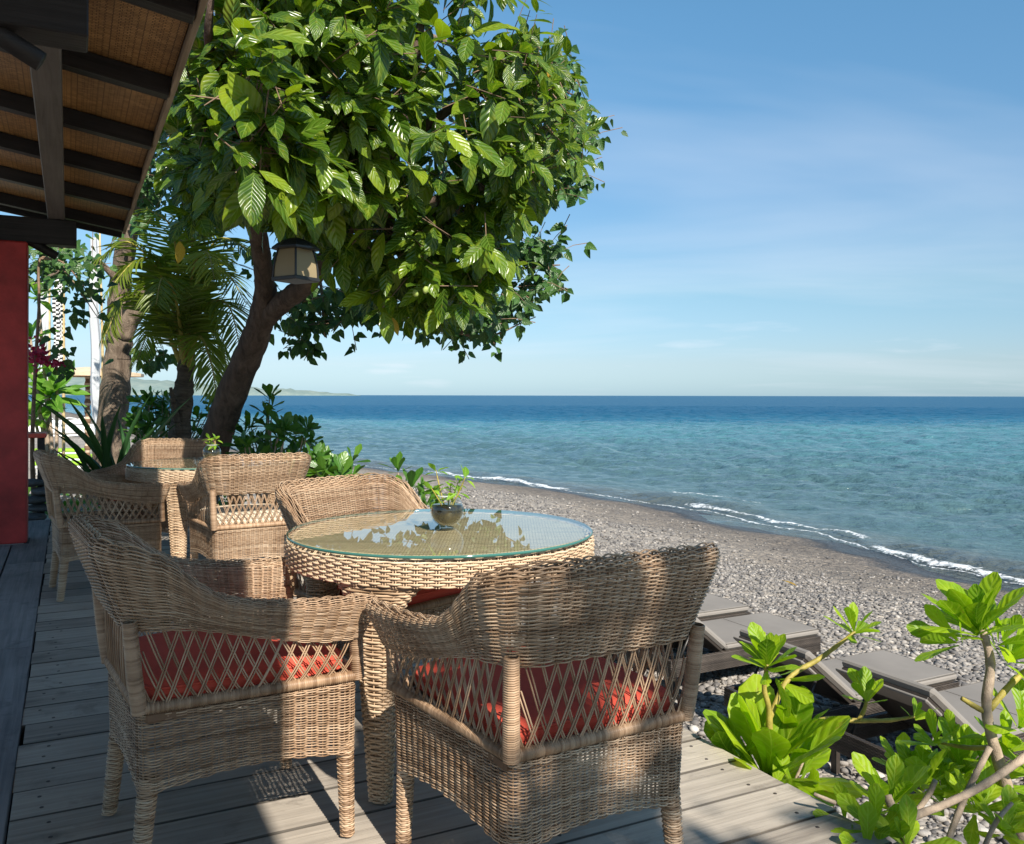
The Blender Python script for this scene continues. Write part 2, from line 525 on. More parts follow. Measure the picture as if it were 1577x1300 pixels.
M['palm_bark'] = bark_mat('palm_bark', (0.045, 0.034, 0.026), (0.16, 0.125, 0.095), (6, 6, 26))
M['twig'] = plain('twig_bark', (0.20, 0.135, 0.09), 0.8, 0.4, 20, 0.5, 0.2)
M['green_stem'] = plain('green_stem', (0.30, 0.24, 0.05), 0.6, 0.35, 30, 0.4)
M['grey_stem'] = plain('grey_stem', (0.33, 0.255, 0.19), 0.85, 0.35, 30, 0.6, 0.2)
M['cushion_red'] = plain('red_cushion_cloth', (0.55, 0.082, 0.052), 0.85, 0.12, 3, 0.25, 0.15)
M['cushion_cream'] = plain('cream_cushion_cloth', (0.62, 0.52, 0.40), 0.85, 0.1, 3, 0.2, 0.15)
M['taupe'] = plain('taupe_cushion_cloth', (0.215, 0.195, 0.175), 0.8, 0.12, 2, 0.15, 0.2)
M['iron'] = plain('black_iron', (0.02, 0.02, 0.022), 0.45, 0.3, 12, 0.2, 0.5)
M['nail'] = plain('nail_steel', (0.07, 0.055, 0.05), 0.6, 0.3, 40, 0.0, 0.5, 0.4)
M['noni'] = leaf_mat('noni_leaf', (0.022, 0.062, 0.007), (0.078, 0.155, 0.011), (0.27, 0.36, 0.022), 0.35, 0.27, (0.22, 0.33, 0.06), 6.0, 0.5, 1.6, 0.5)
M['heart'] = leaf_mat('heart_leaf', (0.018, 0.055, 0.014), (0.04, 0.11, 0.022), (0.09, 0.19, 0.03), 0.22, 0.42, (0.12, 0.2, 0.05), 5.0, 0.3)
M['sea_lettuce'] = leaf_mat('sea_lettuce_leaf', (0.12, 0.24, 0.010), (0.22, 0.37, 0.012), (0.38, 0.51, 0.022), 0.46, 0.42, (0.38, 0.50, 0.08), 6.0, 0.22, 1.6, 0.55, 0.3)
M['shrub'] = leaf_mat('shrub_leaf', (0.025, 0.085, 0.010), (0.055, 0.155, 0.016), (0.14, 0.27, 0.028), 0.32, 0.35, (0.12, 0.26, 0.05), 6.0, 0.15)
M['plumeria'] = leaf_mat('plumeria_leaf', (0.06, 0.18, 0.02), (0.12, 0.30, 0.03), (0.25, 0.42, 0.06), 0.4, 0.35, (0.3, 0.45, 0.1), 12.0, 0.2)
M['palm'] = leaf_mat('palm_leaflet', (0.07, 0.11, 0.014), (0.17, 0.23, 0.026), (0.36, 0.39, 0.06), 0.42, 0.35, (0.14, 0.2, 0.05), 0.0, 0.0)
M['yellow_leaf'] = leaf_mat('yellow_leaf', (0.40, 0.22, 0.02), (0.5, 0.30, 0.03), (0.55, 0.40, 0.05), 0.35, 0.4, (0.5, 0.4, 0.1), 7.0, 0.4)
M['spiky'] = leaf_mat('spiky_blade', (0.02, 0.06, 0.02), (0.035, 0.10, 0.03), (0.08, 0.17, 0.05), 0.2, 0.4, (0.05, 0.12, 0.04), 0.0, 0.0)
M['sprig'] = leaf_mat('sprig_leaf', (0.12, 0.28, 0.02), (0.22, 0.42, 0.03), (0.38, 0.55, 0.06), 0.45, 0.4, (0.36, 0.5, 0.1), 6.0, 0.3)
# ------------------------------------------------------------------ the setting: beach, sea, foam, headland
SEA = -2.6
_ts = np.array([-60, 0, 10.7, 18, 25, 31, 36, 44.5, 60, 80, 177, 400, 1000, 4000.0])
_us = np.array([15.5, 16.4, 16.8, 17.7, 18.1, 17.4, 16.0, 13.9, 11.0, 8.0, 2.7, -16, -60, -300.0])
def shore(t): return np.interp(t, _ts, _us)
def wob(u, t):
    return (np.sin(u * 1.3 + t * 0.7) + np.sin(u * 2.9 - t * 1.7 + 1.3) * 0.6 + np.sin(u * 5.3 + t * 4.1 + 0.4) * 0.35
            + np.sin(-u * 9.1 + t * 7.7 + 2.0) * 0.22)
def ground_z(u, t):
    u = np.asarray(u, dtype=float); t = np.asarray(t, dtype=float)
    d = shore(t) - u + 0.25 * np.sin(t * 0.9) + 0.12 * np.sin(t * 2.3 + 1)
    z = SEA + 0.118 * d
    z = np.where(d > 10.5, SEA + 1.24 + 0.06 * np.tanh((d - 10.5) / 3), z)
    z = np.where(d < -20, SEA - 2.4, z)
    g = sstep(2.9, 1.9, u) * sstep(8.2, 9.3, t) * sstep(24, 14, t)
    z = z * (1 - g) + (-0.28) * g
    near = np.clip(1 - np.hypot(u - 6, t - 8) / 60, 0, 1)
    return z + wob(u, t) * 0.018 * near

us = np.concatenate([np.linspace(-900, -60, 16), np.linspace(-50, -8, 15), np.linspace(-6, 1.6, 14), np.arange(1.8, 20.5, 0.16), np.linspace(21, 60, 14)])
ts = np.concatenate([np.linspace(-40, -2, 12), np.arange(0, 22, 0.22), np.linspace(22.5, 60, 60), np.linspace(63, 200, 50), np.geomspace(210, 4200, 40)])
UU, TT = np.meshgrid(us, ts)
ZZ = ground_z(UU, TT)
P = np.stack([UU * NX + TT * VX, UU * NY + TT * VY, ZZ], -1)
R_, C_ = UU.shape
ids = np.arange(R_ * C_).reshape(R_, C_)
Q = np.stack([ids[:-1, :-1], ids[:-1, 1:], ids[1:, 1:], ids[1:, :-1]], -1).reshape(-1, 4)
D = shore(TT) - UU + 0.25 * np.sin(TT * 0.9) + 0.12 * np.sin(TT * 2.3 + 1)
m, n, l, b, o = new_mat('shingle')
a = n.new('ShaderNodeAttribute'); a.attribute_name = 'tone'
v = coords(n, l, 'Object')
def vor(scale, feat='F1', out='Distance'):
    x = n.new('ShaderNodeTexVoronoi'); x.inputs['Scale'].default_value = scale; x.feature = feat
    l.new(v, x.inputs['Vector']); return x.outputs[out]
dj = math_(n, l, 'ADD', a.outputs['Fac'], math_(n, l, 'MULTIPLY', math_(n, l, 'SUBTRACT', noise(n, l, v, 0.55, 5), 0.5), 2.6))
zone = math_(n, l, 'DIVIDE', dj, 14.0)
base = ramp(n, l, zone, [(0.0, (0.045, 0.042, 0.042)), (0.075, (0.06, 0.055, 0.052)), (0.11, (0.17, 0.148, 0.128)), (0.34, (0.25, 0.22, 0.188)), (0.46, (0.33, 0.30, 0.265)), (1.0, (0.35, 0.32, 0.285))])
cell = n.new('ShaderNodeTexVoronoi'); cell.inputs['Scale'].default_value = 21; l.new(v, cell.inputs['Vector'])
cell2 = n.new('ShaderNodeTexVoronoi'); cell2.inputs['Scale'].default_value = 7.5; l.new(v, cell2.inputs['Vector'])
sepc = n.new('ShaderNodeSeparateColor'); l.new(cell.outputs['Color'], sepc.inputs[0])
sepc2 = n.new('ShaderNodeSeparateColor'); l.new(cell2.outputs['Color'], sepc2.inputs[0])
k1 = ramp(n, l, sepc.outputs[0], [(0.0, (0.45, 0.45, 0.46)), (0.5, (0.9, 0.9, 0.9)), (0.86, (1.12, 1.1, 1.06)), (1.0, (1.5, 1.46, 1.4))])
k2 = ramp(n, l, sepc2.outputs[0], [(0.0, (0.6, 0.6, 0.62)), (0.6, (1.0, 1.0, 1.0)), (1.0, (1.35, 1.3, 1.22))])
base = mixc(n, l, 0.85, base, k1, 'MULTIPLY')
base = mixc(n, l, 0.7, base, k2, 'MULTIPLY')
big = noise(n, l, v, 0.35, 5, 0.6)
base = mixc(n, l, 0.55, base, ramp(n, l, big, [(0.3, (0.72, 0.7, 0.68)), (0.7, (1.22, 1.2, 1.18))]), 'MULTIPLY')
l.new(base, b.inputs['Base Color'])
l.new(ramp(n, l, zone, [(0.05, (0.3, 0.3, 0.3)), (0.14, (0.9, 0.9, 0.9))]), b.inputs['Roughness'])
b.inputs['Specular IOR Level'].default_value = 0.3
hh = math_(n, l, 'ADD', math_(n, l, 'MULTIPLY', cell.outputs['Distance'], -0.5), math_(n, l, 'MULTIPLY', cell2.outputs['Distance'], -0.8))
bump(n, l, b, hh, 0.9, 0.06)
M['shingle'] = m
beach = link('beach', mesh_np('beach', P.reshape(-1, 3), Q=Q, tone=D.ravel()), M['shingle'])
tag(beach, 'grey pebble beach sloping down to the water', kind='structure')

# sea: fan of rings from the shore to the horizon, waves fading out with distance
rr = np.concatenate([np.geomspace(10, 330, 760, endpoint=False), np.geomspace(330, 30000, 60)])
aa = np.radians(np.concatenate([np.linspace(-75, -38, 20), np.linspace(-37, 40, 430), np.linspace(41, 75, 20)]))
RR, AA = np.meshgrid(rr, aa, indexing='ij')
X, Y = RR * np.sin(AA), RR * np.cos(AA)
TTs = X * VX + Y * VY; UUs = X * NX + Y * NY
off = UUs - shore(TTs)
cell_r = np.gradient(rr)[:, None]
Z = np.zeros_like(X)
wr = np.random.default_rng(3)
for i in range(46):
    lam = 0.45 * 1.066 ** i
    ang = math.radians(-153 + wr.normal() * 38)
    kx, ky = math.sin(ang) * 2 * math.pi / lam, math.cos(ang) * 2 * math.pi / lam
    fade = np.clip(lam / (2.2 * cell_r) - 0.5, 0, 1)
    ph = kx * X + ky * Y + wr.uniform(0, 6.28)
    s_ = np.sin(ph)
    Z += fade * 0.0145 * lam ** 0.72 * (s_ + 0.38 * np.cos(2 * ph)) / 1.45
calm = sstep(0, 14, off) * 0.75 + 0.25
Z = SEA + Z * calm
# a low swell standing up at the break
brk = np.exp(-((off - 1.6 - 0.4 * np.sin(TTs * 0.35)) / 0.8) ** 2) * (0.16 + 0.08 * np.sin(TTs * 0.55 + 1))
Z += brk
ids = np.arange(X.size).reshape(X.shape)
Q = np.stack([ids[:-1, :-1], ids[:-1, 1:], ids[1:, 1:], ids[1:, :-1]], -1).reshape(-1, 4)[:, ::-1]
deep = sstep(55, 210, Y - 0.05 * X) * 0.5 + sstep(0, 45, off) * 0.35 + sstep(0, 5, off) * 0.15
m, n, l, b, o = new_mat('sea_water')
a = n.new('ShaderNodeAttribute'); a.attribute_name = 'tone'
v = coords(n, l, 'Object')
vs = coords(n, l, 'Object', (0.02, 0.05, 1), (0, 0, -0.3))
pat = noise(n, l, vs, 1.0, 5, 0.6)
dt = math_(n, l, 'ADD', a.outputs['Fac'], math_(n, l, 'MULTIPLY', math_(n, l, 'SUBTRACT', pat, 0.5), 0.22))
wcol = ramp(n, l, dt, [(0.0, (0.085, 0.095, 0.09)), (0.12, (0.066, 0.115, 0.122)), (0.40, (0.066, 0.15, 0.175)), (0.60, (0.066, 0.185, 0.222)), (0.74, (0.022, 0.115, 0.19)), (1.0, (0.009, 0.078, 0.155))])
l.new(wcol, b.inputs['Base Color'])
l.new(ramp(n, l, dt, [(0.3, (0.1, 0.1, 0.1)), (0.62, (0.18, 0.18, 0.18)), (0.85, (0.34, 0.34, 0.34))]), b.inputs['Roughness'])
b.inputs['IOR'].default_value = 1.33
l.new(ramp(n, l, dt, [(0.55, (0.42, 0.42, 0.42)), (0.78, (0.10, 0.10, 0.10))]), b.inputs['Specular IOR Level'])
h1 = noise(n, l, coords(n, l, 'Object', (1, 1, 1)), 1.6, 6, 0.62, 0.3)
h2 = noise(n, l, coords(n, l, 'Object', (0.30, 0.55, 1), (0, 0, -0.4)), 1.0, 6, 0.6, 0.2)
h3 = noise(n, l, coords(n, l, 'Object', (0.035, 0.09, 1), (0, 0, -0.3)), 1.0, 6, 0.62)
hs = math_(n, l, 'ADD', math_(n, l, 'MULTIPLY', h1, 0.36), math_(n, l, 'MULTIPLY', h2, 0.6))
hs = math_(n, l, 'ADD', hs, math_(n, l, 'MULTIPLY', h3, 1.7))
bump(n, l, b, hs, 1.0, 0.55)
M['sea'] = m
sea = link('sea', mesh_np('sea', np.stack([X, Y, Z], -1).reshape(-1, 3), Q=Q, tone=deep.ravel()), M['sea'])
tag(sea, 'rippled blue green sea reaching the horizon', kind='structure')

# foam of the small breakers and of the swash
m, n, l, b, o = new_mat('foam')
a = n.new('ShaderNodeAttribute'); a.attribute_name = 'tone'
v = coords(n, l, 'Object')
f = noise(n, l, v, 4.2, 9, 0.78, 1.2)
g = math_(n, l, 'ADD', f, math_(n, l, 'SUBTRACT', a.outputs['Fac'], 0.80))
fac = ramp(n, l, g, [(0.40, (0, 0, 0)), (0.47, (0.55, 0.55, 0.55)), (0.6, (1, 1, 1))])
b.inputs['Base Color'].default_value = (0.85, 0.87, 0.88, 1)
b.inputs['Roughness'].default_value = 0.8
bump(n, l, b, noise(n, l, v, 22, 4), 0.6, 0.03)
tr = n.new('ShaderNodeBsdfTransparent')
mx = n.new('ShaderNodeMixShader')
l.new(fac, mx.inputs[0]); l.new(tr.outputs[0], mx.inputs[1]); l.new(b.outputs[0], mx.inputs[2])
l.new(mx.outputs[0], o.inputs['Surface'])
M['foam'] = m
def foam(t0, t1, off0, width, z0, seed, power):
    r = np.random.default_rng(seed)
    tt = np.arange(t0, t1, 0.14)
    q = np.linspace(-1, 1, 9)
    T2, Q2 = np.meshgrid(tt, q, indexing='ij')
    wig = 0.30 * np.sin(T2 * 0.35 + 1) + 0.15 * np.sin(T2 * 1.1 + 2) + 0.05 * np.sin(T2 * 3.7 + seed)
    wv = width * (0.72 + 0.28 * np.sin(T2 * 0.42 + seed * 1.7) + 0.2 * np.sin(T2 * 1.7))
    wv = np.clip(wv, 0.05, None)
    U2 = shore(T2) + off0 + wig + Q2 * wv
    hump = (1 - Q2 ** 2)
    offs = U2 - shore(T2)
    gz = ground_z(U2, T2) + 0.02
    zz = np.maximum(SEA + z0 + 0.07 * hump + 0.02 * wob(U2 * 2, T2 * 2), gz)
    zz = zz + np.exp(-((offs - 1.6 - 0.4 * np.sin(T2 * 0.35)) / 0.8) ** 2) * (0.16 + 0.08 * np.sin(T2 * 0.55 + 1))
    end = sstep(t0, t0 + 1.5, T2) * sstep(t1, t1 - 1.5, T2)
    tone = (hump ** 0.6) * power * end
    P = np.stack([U2 * NX + T2 * VX, U2 * NY + T2 * VY, zz], -1)
    ids = np.arange(T2.size).reshape(T2.shape)
    Q_ = np.stack([ids[:-1, :-1], ids[:-1, 1:], ids[1:, 1:], ids[1:, :-1]], -1).reshape(-1, 4)
    return link('foam', mesh_np('foam', P.reshape(-1, 3), Q=Q_, tone=tone.ravel()), M['foam'])
for args, lab in (((5.0, 62.0, 0.10, 0.12, 0.012, 7, 0.78), 'thin lacy swash line along the whole water edge'),
                  ((6.0, 16.2, 0.40, 0.38, 0.02, 1, 0.80), 'white foam line of the wave washing up the near shore'),
                  ((14.5, 25.0, 0.7, 0.42, 0.02, 2, 0.78), 'broken white foam of the small breaker in mid beach'),
                  ((20.5, 27.0, 2.1, 0.45, 0.03, 5, 0.76), 'curling foam crest at the end of the mid beach breaker'),
                  ((28.5, 40.5, 0.3, 0.42, 0.02, 4, 0.80), 'thin white foam line at the water beyond the glass table')):
    tag(foam(*args), lab, kind='stuff')

# far headland
hx = np.linspace(-9800, -880, 260)
q = np.linspace(0, 1, 14)
HX, HQ = np.meshgrid(hx, q, indexing='ij')
hh_ = np.interp(HX, [-9800, -6000, -3300, -2600, -2100, -1700, -1350, -1050, -880], [330, 230, 165, 112, 82, 56, 36, 16, 0])
hh_ = hh_ * (1 + 0.05 * np.sin(HX * 0.013) + 0.04 * np.sin(HX * 0.031 + 1))
prof = np.sin(HQ * np.pi) ** 0.7
hz = SEA - 1 + (hh_ + 1) * prof * (1 + 0.05 * np.sin(HX * 0.05 + HQ * 9)) + 3 * prof * np.random.default_rng(1).normal(size=HX.shape)
HY = 5000 + (HX + 880) * -0.15 + (HQ - 0.1) * 900 * np.clip(hh_ / 90, 0.1, 3)
P = np.stack([HX, HY, hz], -1).reshape(-1, 3)
ids = np.arange(HX.size).reshape(HX.shape)
Q = np.stack([ids[:-1, :-1], ids[1:, :-1], ids[1:, 1:], ids[:-1, 1:]], -1).reshape(-1, 4)
m, n, l, b, o = new_mat('headland')
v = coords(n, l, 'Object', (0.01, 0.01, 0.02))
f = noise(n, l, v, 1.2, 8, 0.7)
l.new(ramp(n, l, f, [(0.35, (0.15, 0.21, 0.20)), (0.5, (0.185, 0.24, 0.225)), (0.66, (0.235, 0.28, 0.25))]), b.inputs['Base Color'])  # distance haze blended into these pale, low-contrast greens
b.inputs['Roughness'].default_value = 1.0
b.inputs['Specular IOR Level'].default_value = 0
M['headland'] = m
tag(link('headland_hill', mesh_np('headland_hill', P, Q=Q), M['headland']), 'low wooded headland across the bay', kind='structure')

# ------------------------------------------------------------------ deck of weathered boards
deck = empty('deck', UT(0, 0, 0), DECK)
tag(deck, 'weathered grey timber deck', kind='structure')
BU0, BU1, BW = -0.14, 1.99, 0.2
def board_mesh(name, lx, ly, h=0.032, bv=0.0014):
    return MB().box(-lx / 2, lx / 2, -ly / 2, ly / 2, -h, 0, bv)
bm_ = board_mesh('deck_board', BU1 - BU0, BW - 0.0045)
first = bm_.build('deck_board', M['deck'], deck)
nail_first = MB().lathe([(0.0001, 0.0012), (0.0055, 0.0012), (0.006, 0.0)], 8).build('nail', M['nail'], first, (0.94, 0.05, 0))
first_used = False
tcur = 0.42
k = 0
while tcur < 9.15:
    o = first if k == 0 else first.copy()
    if k: col.objects.link(o); o.parent = deck
    o.location = ((BU0 + BU1) / 2 + random.uniform(-0.012, 0.004), tcur + BW / 2, random.uniform(-0.003, 0.0))
    o.rotation_euler = (random.uniform(-0.004, 0.004), 0, random.uniform(-0.002, 0.002))
    if tcur < 5.2:
        for j, (nx, ny) in enumerate(((0.955, 0.055), (0.95, -0.05), (0.30, 0.05), (0.31, -0.055), (-0.98, 0.05), (-0.975, -0.05))):
            if k == 0 and j == 0: c = nail_first
            else:
                c = nail_first.copy(); col.objects.link(c); c.parent = o
            c.location = (nx + random.uniform(-0.03, 0.03), ny + random.uniform(-0.015, 0.015), 0.0)
    tcur += BW; k += 1
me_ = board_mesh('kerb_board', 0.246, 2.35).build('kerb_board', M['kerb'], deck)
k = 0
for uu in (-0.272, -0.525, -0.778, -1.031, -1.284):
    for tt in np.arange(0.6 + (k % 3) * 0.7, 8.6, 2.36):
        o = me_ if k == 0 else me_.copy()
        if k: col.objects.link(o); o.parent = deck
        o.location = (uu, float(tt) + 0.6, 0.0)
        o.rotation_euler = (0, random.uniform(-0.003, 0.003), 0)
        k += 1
MB().box(BU1 - 0.075, BU1 - 0.035, 0.3, 9.15, -0.22, -0.036).build('edge_joist', M['kerb'], deck)
for tt in (1.2, 3.0, 4.8, 6.6, 8.6):
    MB().box(BU1 - 0.25, BU1 - 0.12, tt, tt + 0.12, -1.5, -0.036).build('deck_pier', M['kerb'], deck)
MB().box(-1.5, BU1 - 0.3, 0.3, 9.1, -0.25, -0.2).build('deck_underlay', M['kerb'], deck)

# ------------------------------------------------------------------ pavilion at the side: posts, beams, rafters, woven mats
EAVE_U, EAVE_Z, PITCH = 0.47, 2.83, 0.16
pav = empty('pavilion', UT(0, 0, 0), DECK)
tag(pav, 'open timber pavilion with red post, black beams and woven bamboo ceiling', 'pavilion')
def rz_(u): return EAVE_Z + (EAVE_U - u) * PITCH
m, n, l, b, o = new_mat('woven_bamboo_mat')
v = coords(n, l, 'Object', (1, 1, 1))
br = n.new('ShaderNodeTexBrick')
br.inputs['Scale'].default_value = 15
br.inputs['Color1'].default_value = (0.55, 0.31, 0.125, 1)
br.inputs['Color2'].default_value = (0.33, 0.17, 0.06, 1)
br.inputs['Mortar'].default_value = (0.09, 0.04, 0.016, 1)
br.inputs['Mortar Size'].default_value = 0.03
br.offset = 0.33
br.squash = 0.8
l.new(v, br.inputs['Vector'])
big = noise(n, l, v, 1.7, 5, 0.6)
cc = mixc(n, l, 0.8, br.outputs['Color'], ramp(n, l, big, [(0.3, (0.55, 0.5, 0.45)), (0.65, (1.15, 1.1, 1.0))]), 'MULTIPLY')
l.new(cc, b.inputs['Base Color'])
b.inputs['Roughness'].default_value = 0.5
bump(n, l, b, br.outputs['Fac'], -0.6, 0.006)
M['mat'] = m
RAFT = [0.65, 1.69, 2.73, 3.77, 4.81, 5.85, 6.83, 7.87, 8.95]
ang = math.atan(PITCH)
U0 = -3.2
L_ = (EAVE_U - U0) / math.cos(ang)
def sloped(name, mat, t0, t1, h0, h1, u1=EAVE_U, u0=U0, parent=pav):
    """A piece lying along the roof slope, built in the slope's own frame."""
    L2 = (u1 - u0) / math.cos(ang)
    o = MB().box(-L2, 0, -(t1 - t0) / 2, (t1 - t0) / 2, h0, h1, 0.003).build(name, mat, parent)
    o.location = (u1, (t0 + t1) / 2, rz_(u1))
    o.rotation_euler = (0, ang, 0)
    return o
for tt in RAFT:
    sloped('rafter', M['black_wood'], tt - 0.045, tt + 0.045, -0.10, -0.004)
edges = [-8.5] + RAFT + [9.12]
for a_, b_ in zip(edges[:-1], edges[1:]):
    sloped('ceiling_mat', M['mat'], a_ + 0.001, b_ - 0.001, 0.0, 0.012)
M['roof_top'] = plain('roof_tile_clay', (0.22, 0.10, 0.06), 0.8, 0.3, 3, 0.4)
sloped('roof_covering', M['roof_top'], -8.5, 9.14, 0.014, 0.085)
sloped('barge_board', M['black_wood'], 9.125, 9.16, -0.13, 0.10)
ev = MB().box(0.004, 0.03, -8.5, 9.17, -0.085, 0.06, 0.004).build('eave_board', M['edge_wood'], pav)
ev.location = (EAVE_U, 0, EAVE_Z)
ev.rotation_euler = (0, ang, 0)
POST_U, POST_T = -0.435, 8.16
bb = MB()
bb.box(-0.14, 0.14, -0.14, 0.14, 0.0, 2.43, 0.012)
bb.build('post', M['red'], pav, (POST_U, POST_T, 0))
MB().box(-0.155, 0.155, -0.155, 0.155, -0.03, 0.004, 0.004).build('post_foot', M['kerb'], pav, (POST_U, POST_T, 0))
for tt in (3.42, POST_T):
    MB().box(-3.2, 0.06, tt - 0.085, tt + 0.085, 2.432, 2.64, 0.006).build('cross_beam', M['black_wood'], pav)
MB().box(-0.155, -0.03, -8.4, 9.0, 2.642, 2.815, 0.006).build('purlin', M['grey_wood'], pav)
for tt, sg in ((3.42, 1), (POST_T, 1)):
    MB().tube([(-0.42, tt - 0.01, 2.53), (-0.085, tt - 0.01, 2.345)], 0.036, 10).build('pole_end', M['black_wood'], pav, smooth=True)

# ------------------------------------------------------------------ pebbles
def stone_mesh(name, seed, sub):
    import bmesh
    bm = bmesh.new()
    bmesh.ops.create_icosphere(bm, subdivisions=sub, radius=1.0)
    r = random.Random(seed)
    ax = [Vector((r.gauss(0, 1), r.gauss(0, 1), r.gauss(0, 1))).normalized() for _ in range(5)]
    am = [r.uniform(0.10, 0.3) for _ in range(5)]
    for vv in bm.verts:
        s_ = 1.0
        for x, y in zip(ax, am):
            s_ -= y * max(0.0, vv.co.normalized().dot(x) - 0.45)
        vv.co *= s_
        vv.co.x *= 1.0 + 0.35 * ((seed * 37) % 10) / 10
        vv.co.z *= 0.62
    me = bpy.data.meshes.new(name)
    bm.to_mesh(me); bm.free()
    for p in me.polygons: p.use_smooth = True
    return me
m, n, l, b, o = new_mat('pebble_stone')
a = n.new('ShaderNodeAttribute'); a.attribute_name = 'tone'
oi = n.new('ShaderNodeObjectInfo')
s_ = math_(n, l, 'ADD', math_(n, l, 'MULTIPLY', a.outputs['Fac'], 1.0), math_(n, l, 'MULTIPLY', oi.outputs['Random'], 0.5))
f = noise(n, l, coords(n, l, 'Object'), 3, 5, 0.6)
cc = ramp(n, l, s_, [(0.0, (0.08, 0.076, 0.076)), (0.3, (0.17, 0.158, 0.15)), (0.55, (0.30, 0.275, 0.25)), (0.80, (0.39, 0.36, 0.325)), (0.95, (0.52, 0.495, 0.455)), (1.0, (0.36, 0.22, 0.17))])
cc = mixc(n, l, 0.4, cc, ramp(n, l, f, [(0.3, (0.7, 0.7, 0.7)), (0.7, (1.3, 1.28, 1.25))]), 'MULTIPLY')
l.new(cc, b.inputs['Base Color'])
b.inputs['Roughness'].default_value = 0.8
b.inputs['Specular IOR Level'].default_value = 0.3
bump(n, l, b, noise(n, l, coords(n, l, 'Object'), 9, 4), 0.3, 0.05)
M['pebble'] = m
hi = [stone_mesh('pebble', s_, 2) for s_ in range(6)]
lo = [stone_mesh('pebble_small', s_ + 20, 1) for s_ in range(6)]
for me in hi:
    at_ = me.attributes.new('tone', 'FLOAT', 'POINT')
    at_.data.foreach_set('value', np.full(len(me.vertices), random.uniform(0.1, 0.55), dtype=np.float32))
pr = np.random.default_rng(21)
def scatter(nu, ymin, ymax, smin, smax):
    """Points on the shingle in the view's wedge, uniform over the ground."""
    out = []
    while sum(len(x) for x in out) < nu:
        y = np.sqrt(pr.uniform(ymin ** 2, ymax ** 2, 20000))
        x = pr.uniform(-0.12, 0.68, 20000) * y
        u = x * NX + y * NY; t = x * VX + y * VY
        d = shore(t) - u
        ok = (u > 2.06) & (d > 2.4) & (t < 26)
        ok &= pr.uniform(0, 1, 20000) < np.clip((d - 4.2) / 2.5, 0.16, 1)
        sz = smin * (smax / smin) ** (pr.uniform(0, 1, 20000) ** 2.2)
        out.append(np.stack([u, t, sz], 1)[ok])
    return np.concatenate(out)[:nu]
pts = np.concatenate([scatter(17000, 3.2, 9.0, 0.011, 0.045), scatter(15000, 9.0, 17.0, 0.014, 0.045), scatter(2500, 17, 28, 0.025, 0.06)])
# broken line of bigger, darker stones behind the loungers, as in the photograph
extra = scatter(520, 6.0, 10.5, 0.032, 0.06)
pts = np.concatenate([pts, extra])
pz = ground_z(pts[:, 0], pts[:, 1])
wx = pts[:, 0] * NX + pts[:, 1] * VX; wy = pts[:, 0] * NY + pts[:, 1] * VY
tone = np.clip(np.where(pr.uniform(0, 1, len(pts)) < 0.3, pr.normal(0.36, 0.1, len(pts)), pr.normal(0.60, 0.14, len(pts))), 0.05, 1.15)
spx = 788.5 + F * wx / wy; spy = 609 + F * (CAMZ - pz) / wy
inview = (spx > 930) & (spx < 1570) & (spy < 1290) & (spy > 700)
show = np.where(inview, pts[:, 2] / wy, 0)
order = np.argsort(-show)
ind = order[:300]
for q_, i in enumerate(ind):
    o = link('pebble', hi[q_ % 6], M['pebble'], None, (wx[i], wy[i], pz[i] + pts[i, 2] * 0.28),
             (pr.uniform(-0.3, 0.3), pr.uniform(-0.3, 0.3), pr.uniform(0, 6.28)), (pts[i, 2],) * 3)
    tag(o, 'smooth grey beach pebble among the largest stones by the loungers', 'pebble', 'large pebbles around the loungers')
rest = np.setdiff1d(np.arange(len(pts)), ind)
VV, TTt, tn = [], [], []
nv = 0
for kdx in range(6):
    me = lo[kdx]
    bv = np.array([v_.co for v_ in me.vertices]); bt = np.array([p.vertices for p in me.polygons])
    sel = rest[kdx::6]
    th = pr.uniform(0, 6.28, len(sel)); tx = pr.uniform(-0.35, 0.35, len(sel)); ty = pr.uniform(-0.35, 0.35, len(sel))
    c_, s_ = np.cos(th), np.sin(th)
    x = bv[None, :, 0]; y = bv[None, :, 1]; z = bv[None, :, 2] + x * tx[:, None] + y * ty[:, None]
    sc = pts[sel, 2][:, None]
    V = np.stack([(x * c_[:, None] - y * s_[:, None]) * sc + wx[sel][:, None], (x * s_[:, None] + y * c_[:, None]) * sc + wy[sel][:, None],
                  z * sc + (pz[sel] + pts[sel, 2] * 0.25)[:, None]], -1)
    VV.append(V.reshape(-1, 3))
    TTt.append((bt[None] + (np.arange(len(sel)) * len(bv))[:, None, None]).reshape(-1, 3) + nv)
    tn.append(np.repeat(tone[sel], len(bv)))
    nv += V.shape[0] * V.shape[1]
tag(link('pebbles', mesh_np('pebbles', np.concatenate(VV), T=np.concatenate(TTt), tone=np.concatenate(tn) - 0.26), M['pebble']),
    'small grey and white pebbles covering the beach', kind='stuff')
# ------------------------------------------------------------------ wicker armchair
def upath(wf, yf, wr, yr, rc, n1=64, n2=18, n3=56):
    """U in plan: left arm front -> back -> right arm front; same sample count for every level."""
    a = np.array([-wf, yf]); c = np.array([-wr, yr])
    d = (c - a) / np.linalg.norm(c - a)
    p1 = c - d * rc
    p2 = c + np.array([rc, 0])
    s1 = a[None] + (p1 - a)[None] * np.linspace(0, 1, n1, endpoint=False)[:, None]
    t = np.linspace(0, 1, n2, endpoint=False)[:, None]
    arc = (1 - t) ** 2 * p1 + 2 * t * (1 - t) * c + t * t * p2
    back = p2[None] + (np.array([wr - rc, yr]) - p2)[None] * np.linspace(0, 1, n3 + 1)[:, None]
    L = np.concatenate([s1, arc])
    Rr = (L * np.array([-1, 1]))[::-1]
    return np.concatenate([L, back, Rr])
N1, N2, N3 = 64, 18, 56
NP = 2 * (N1 + N2) + N3 + 1
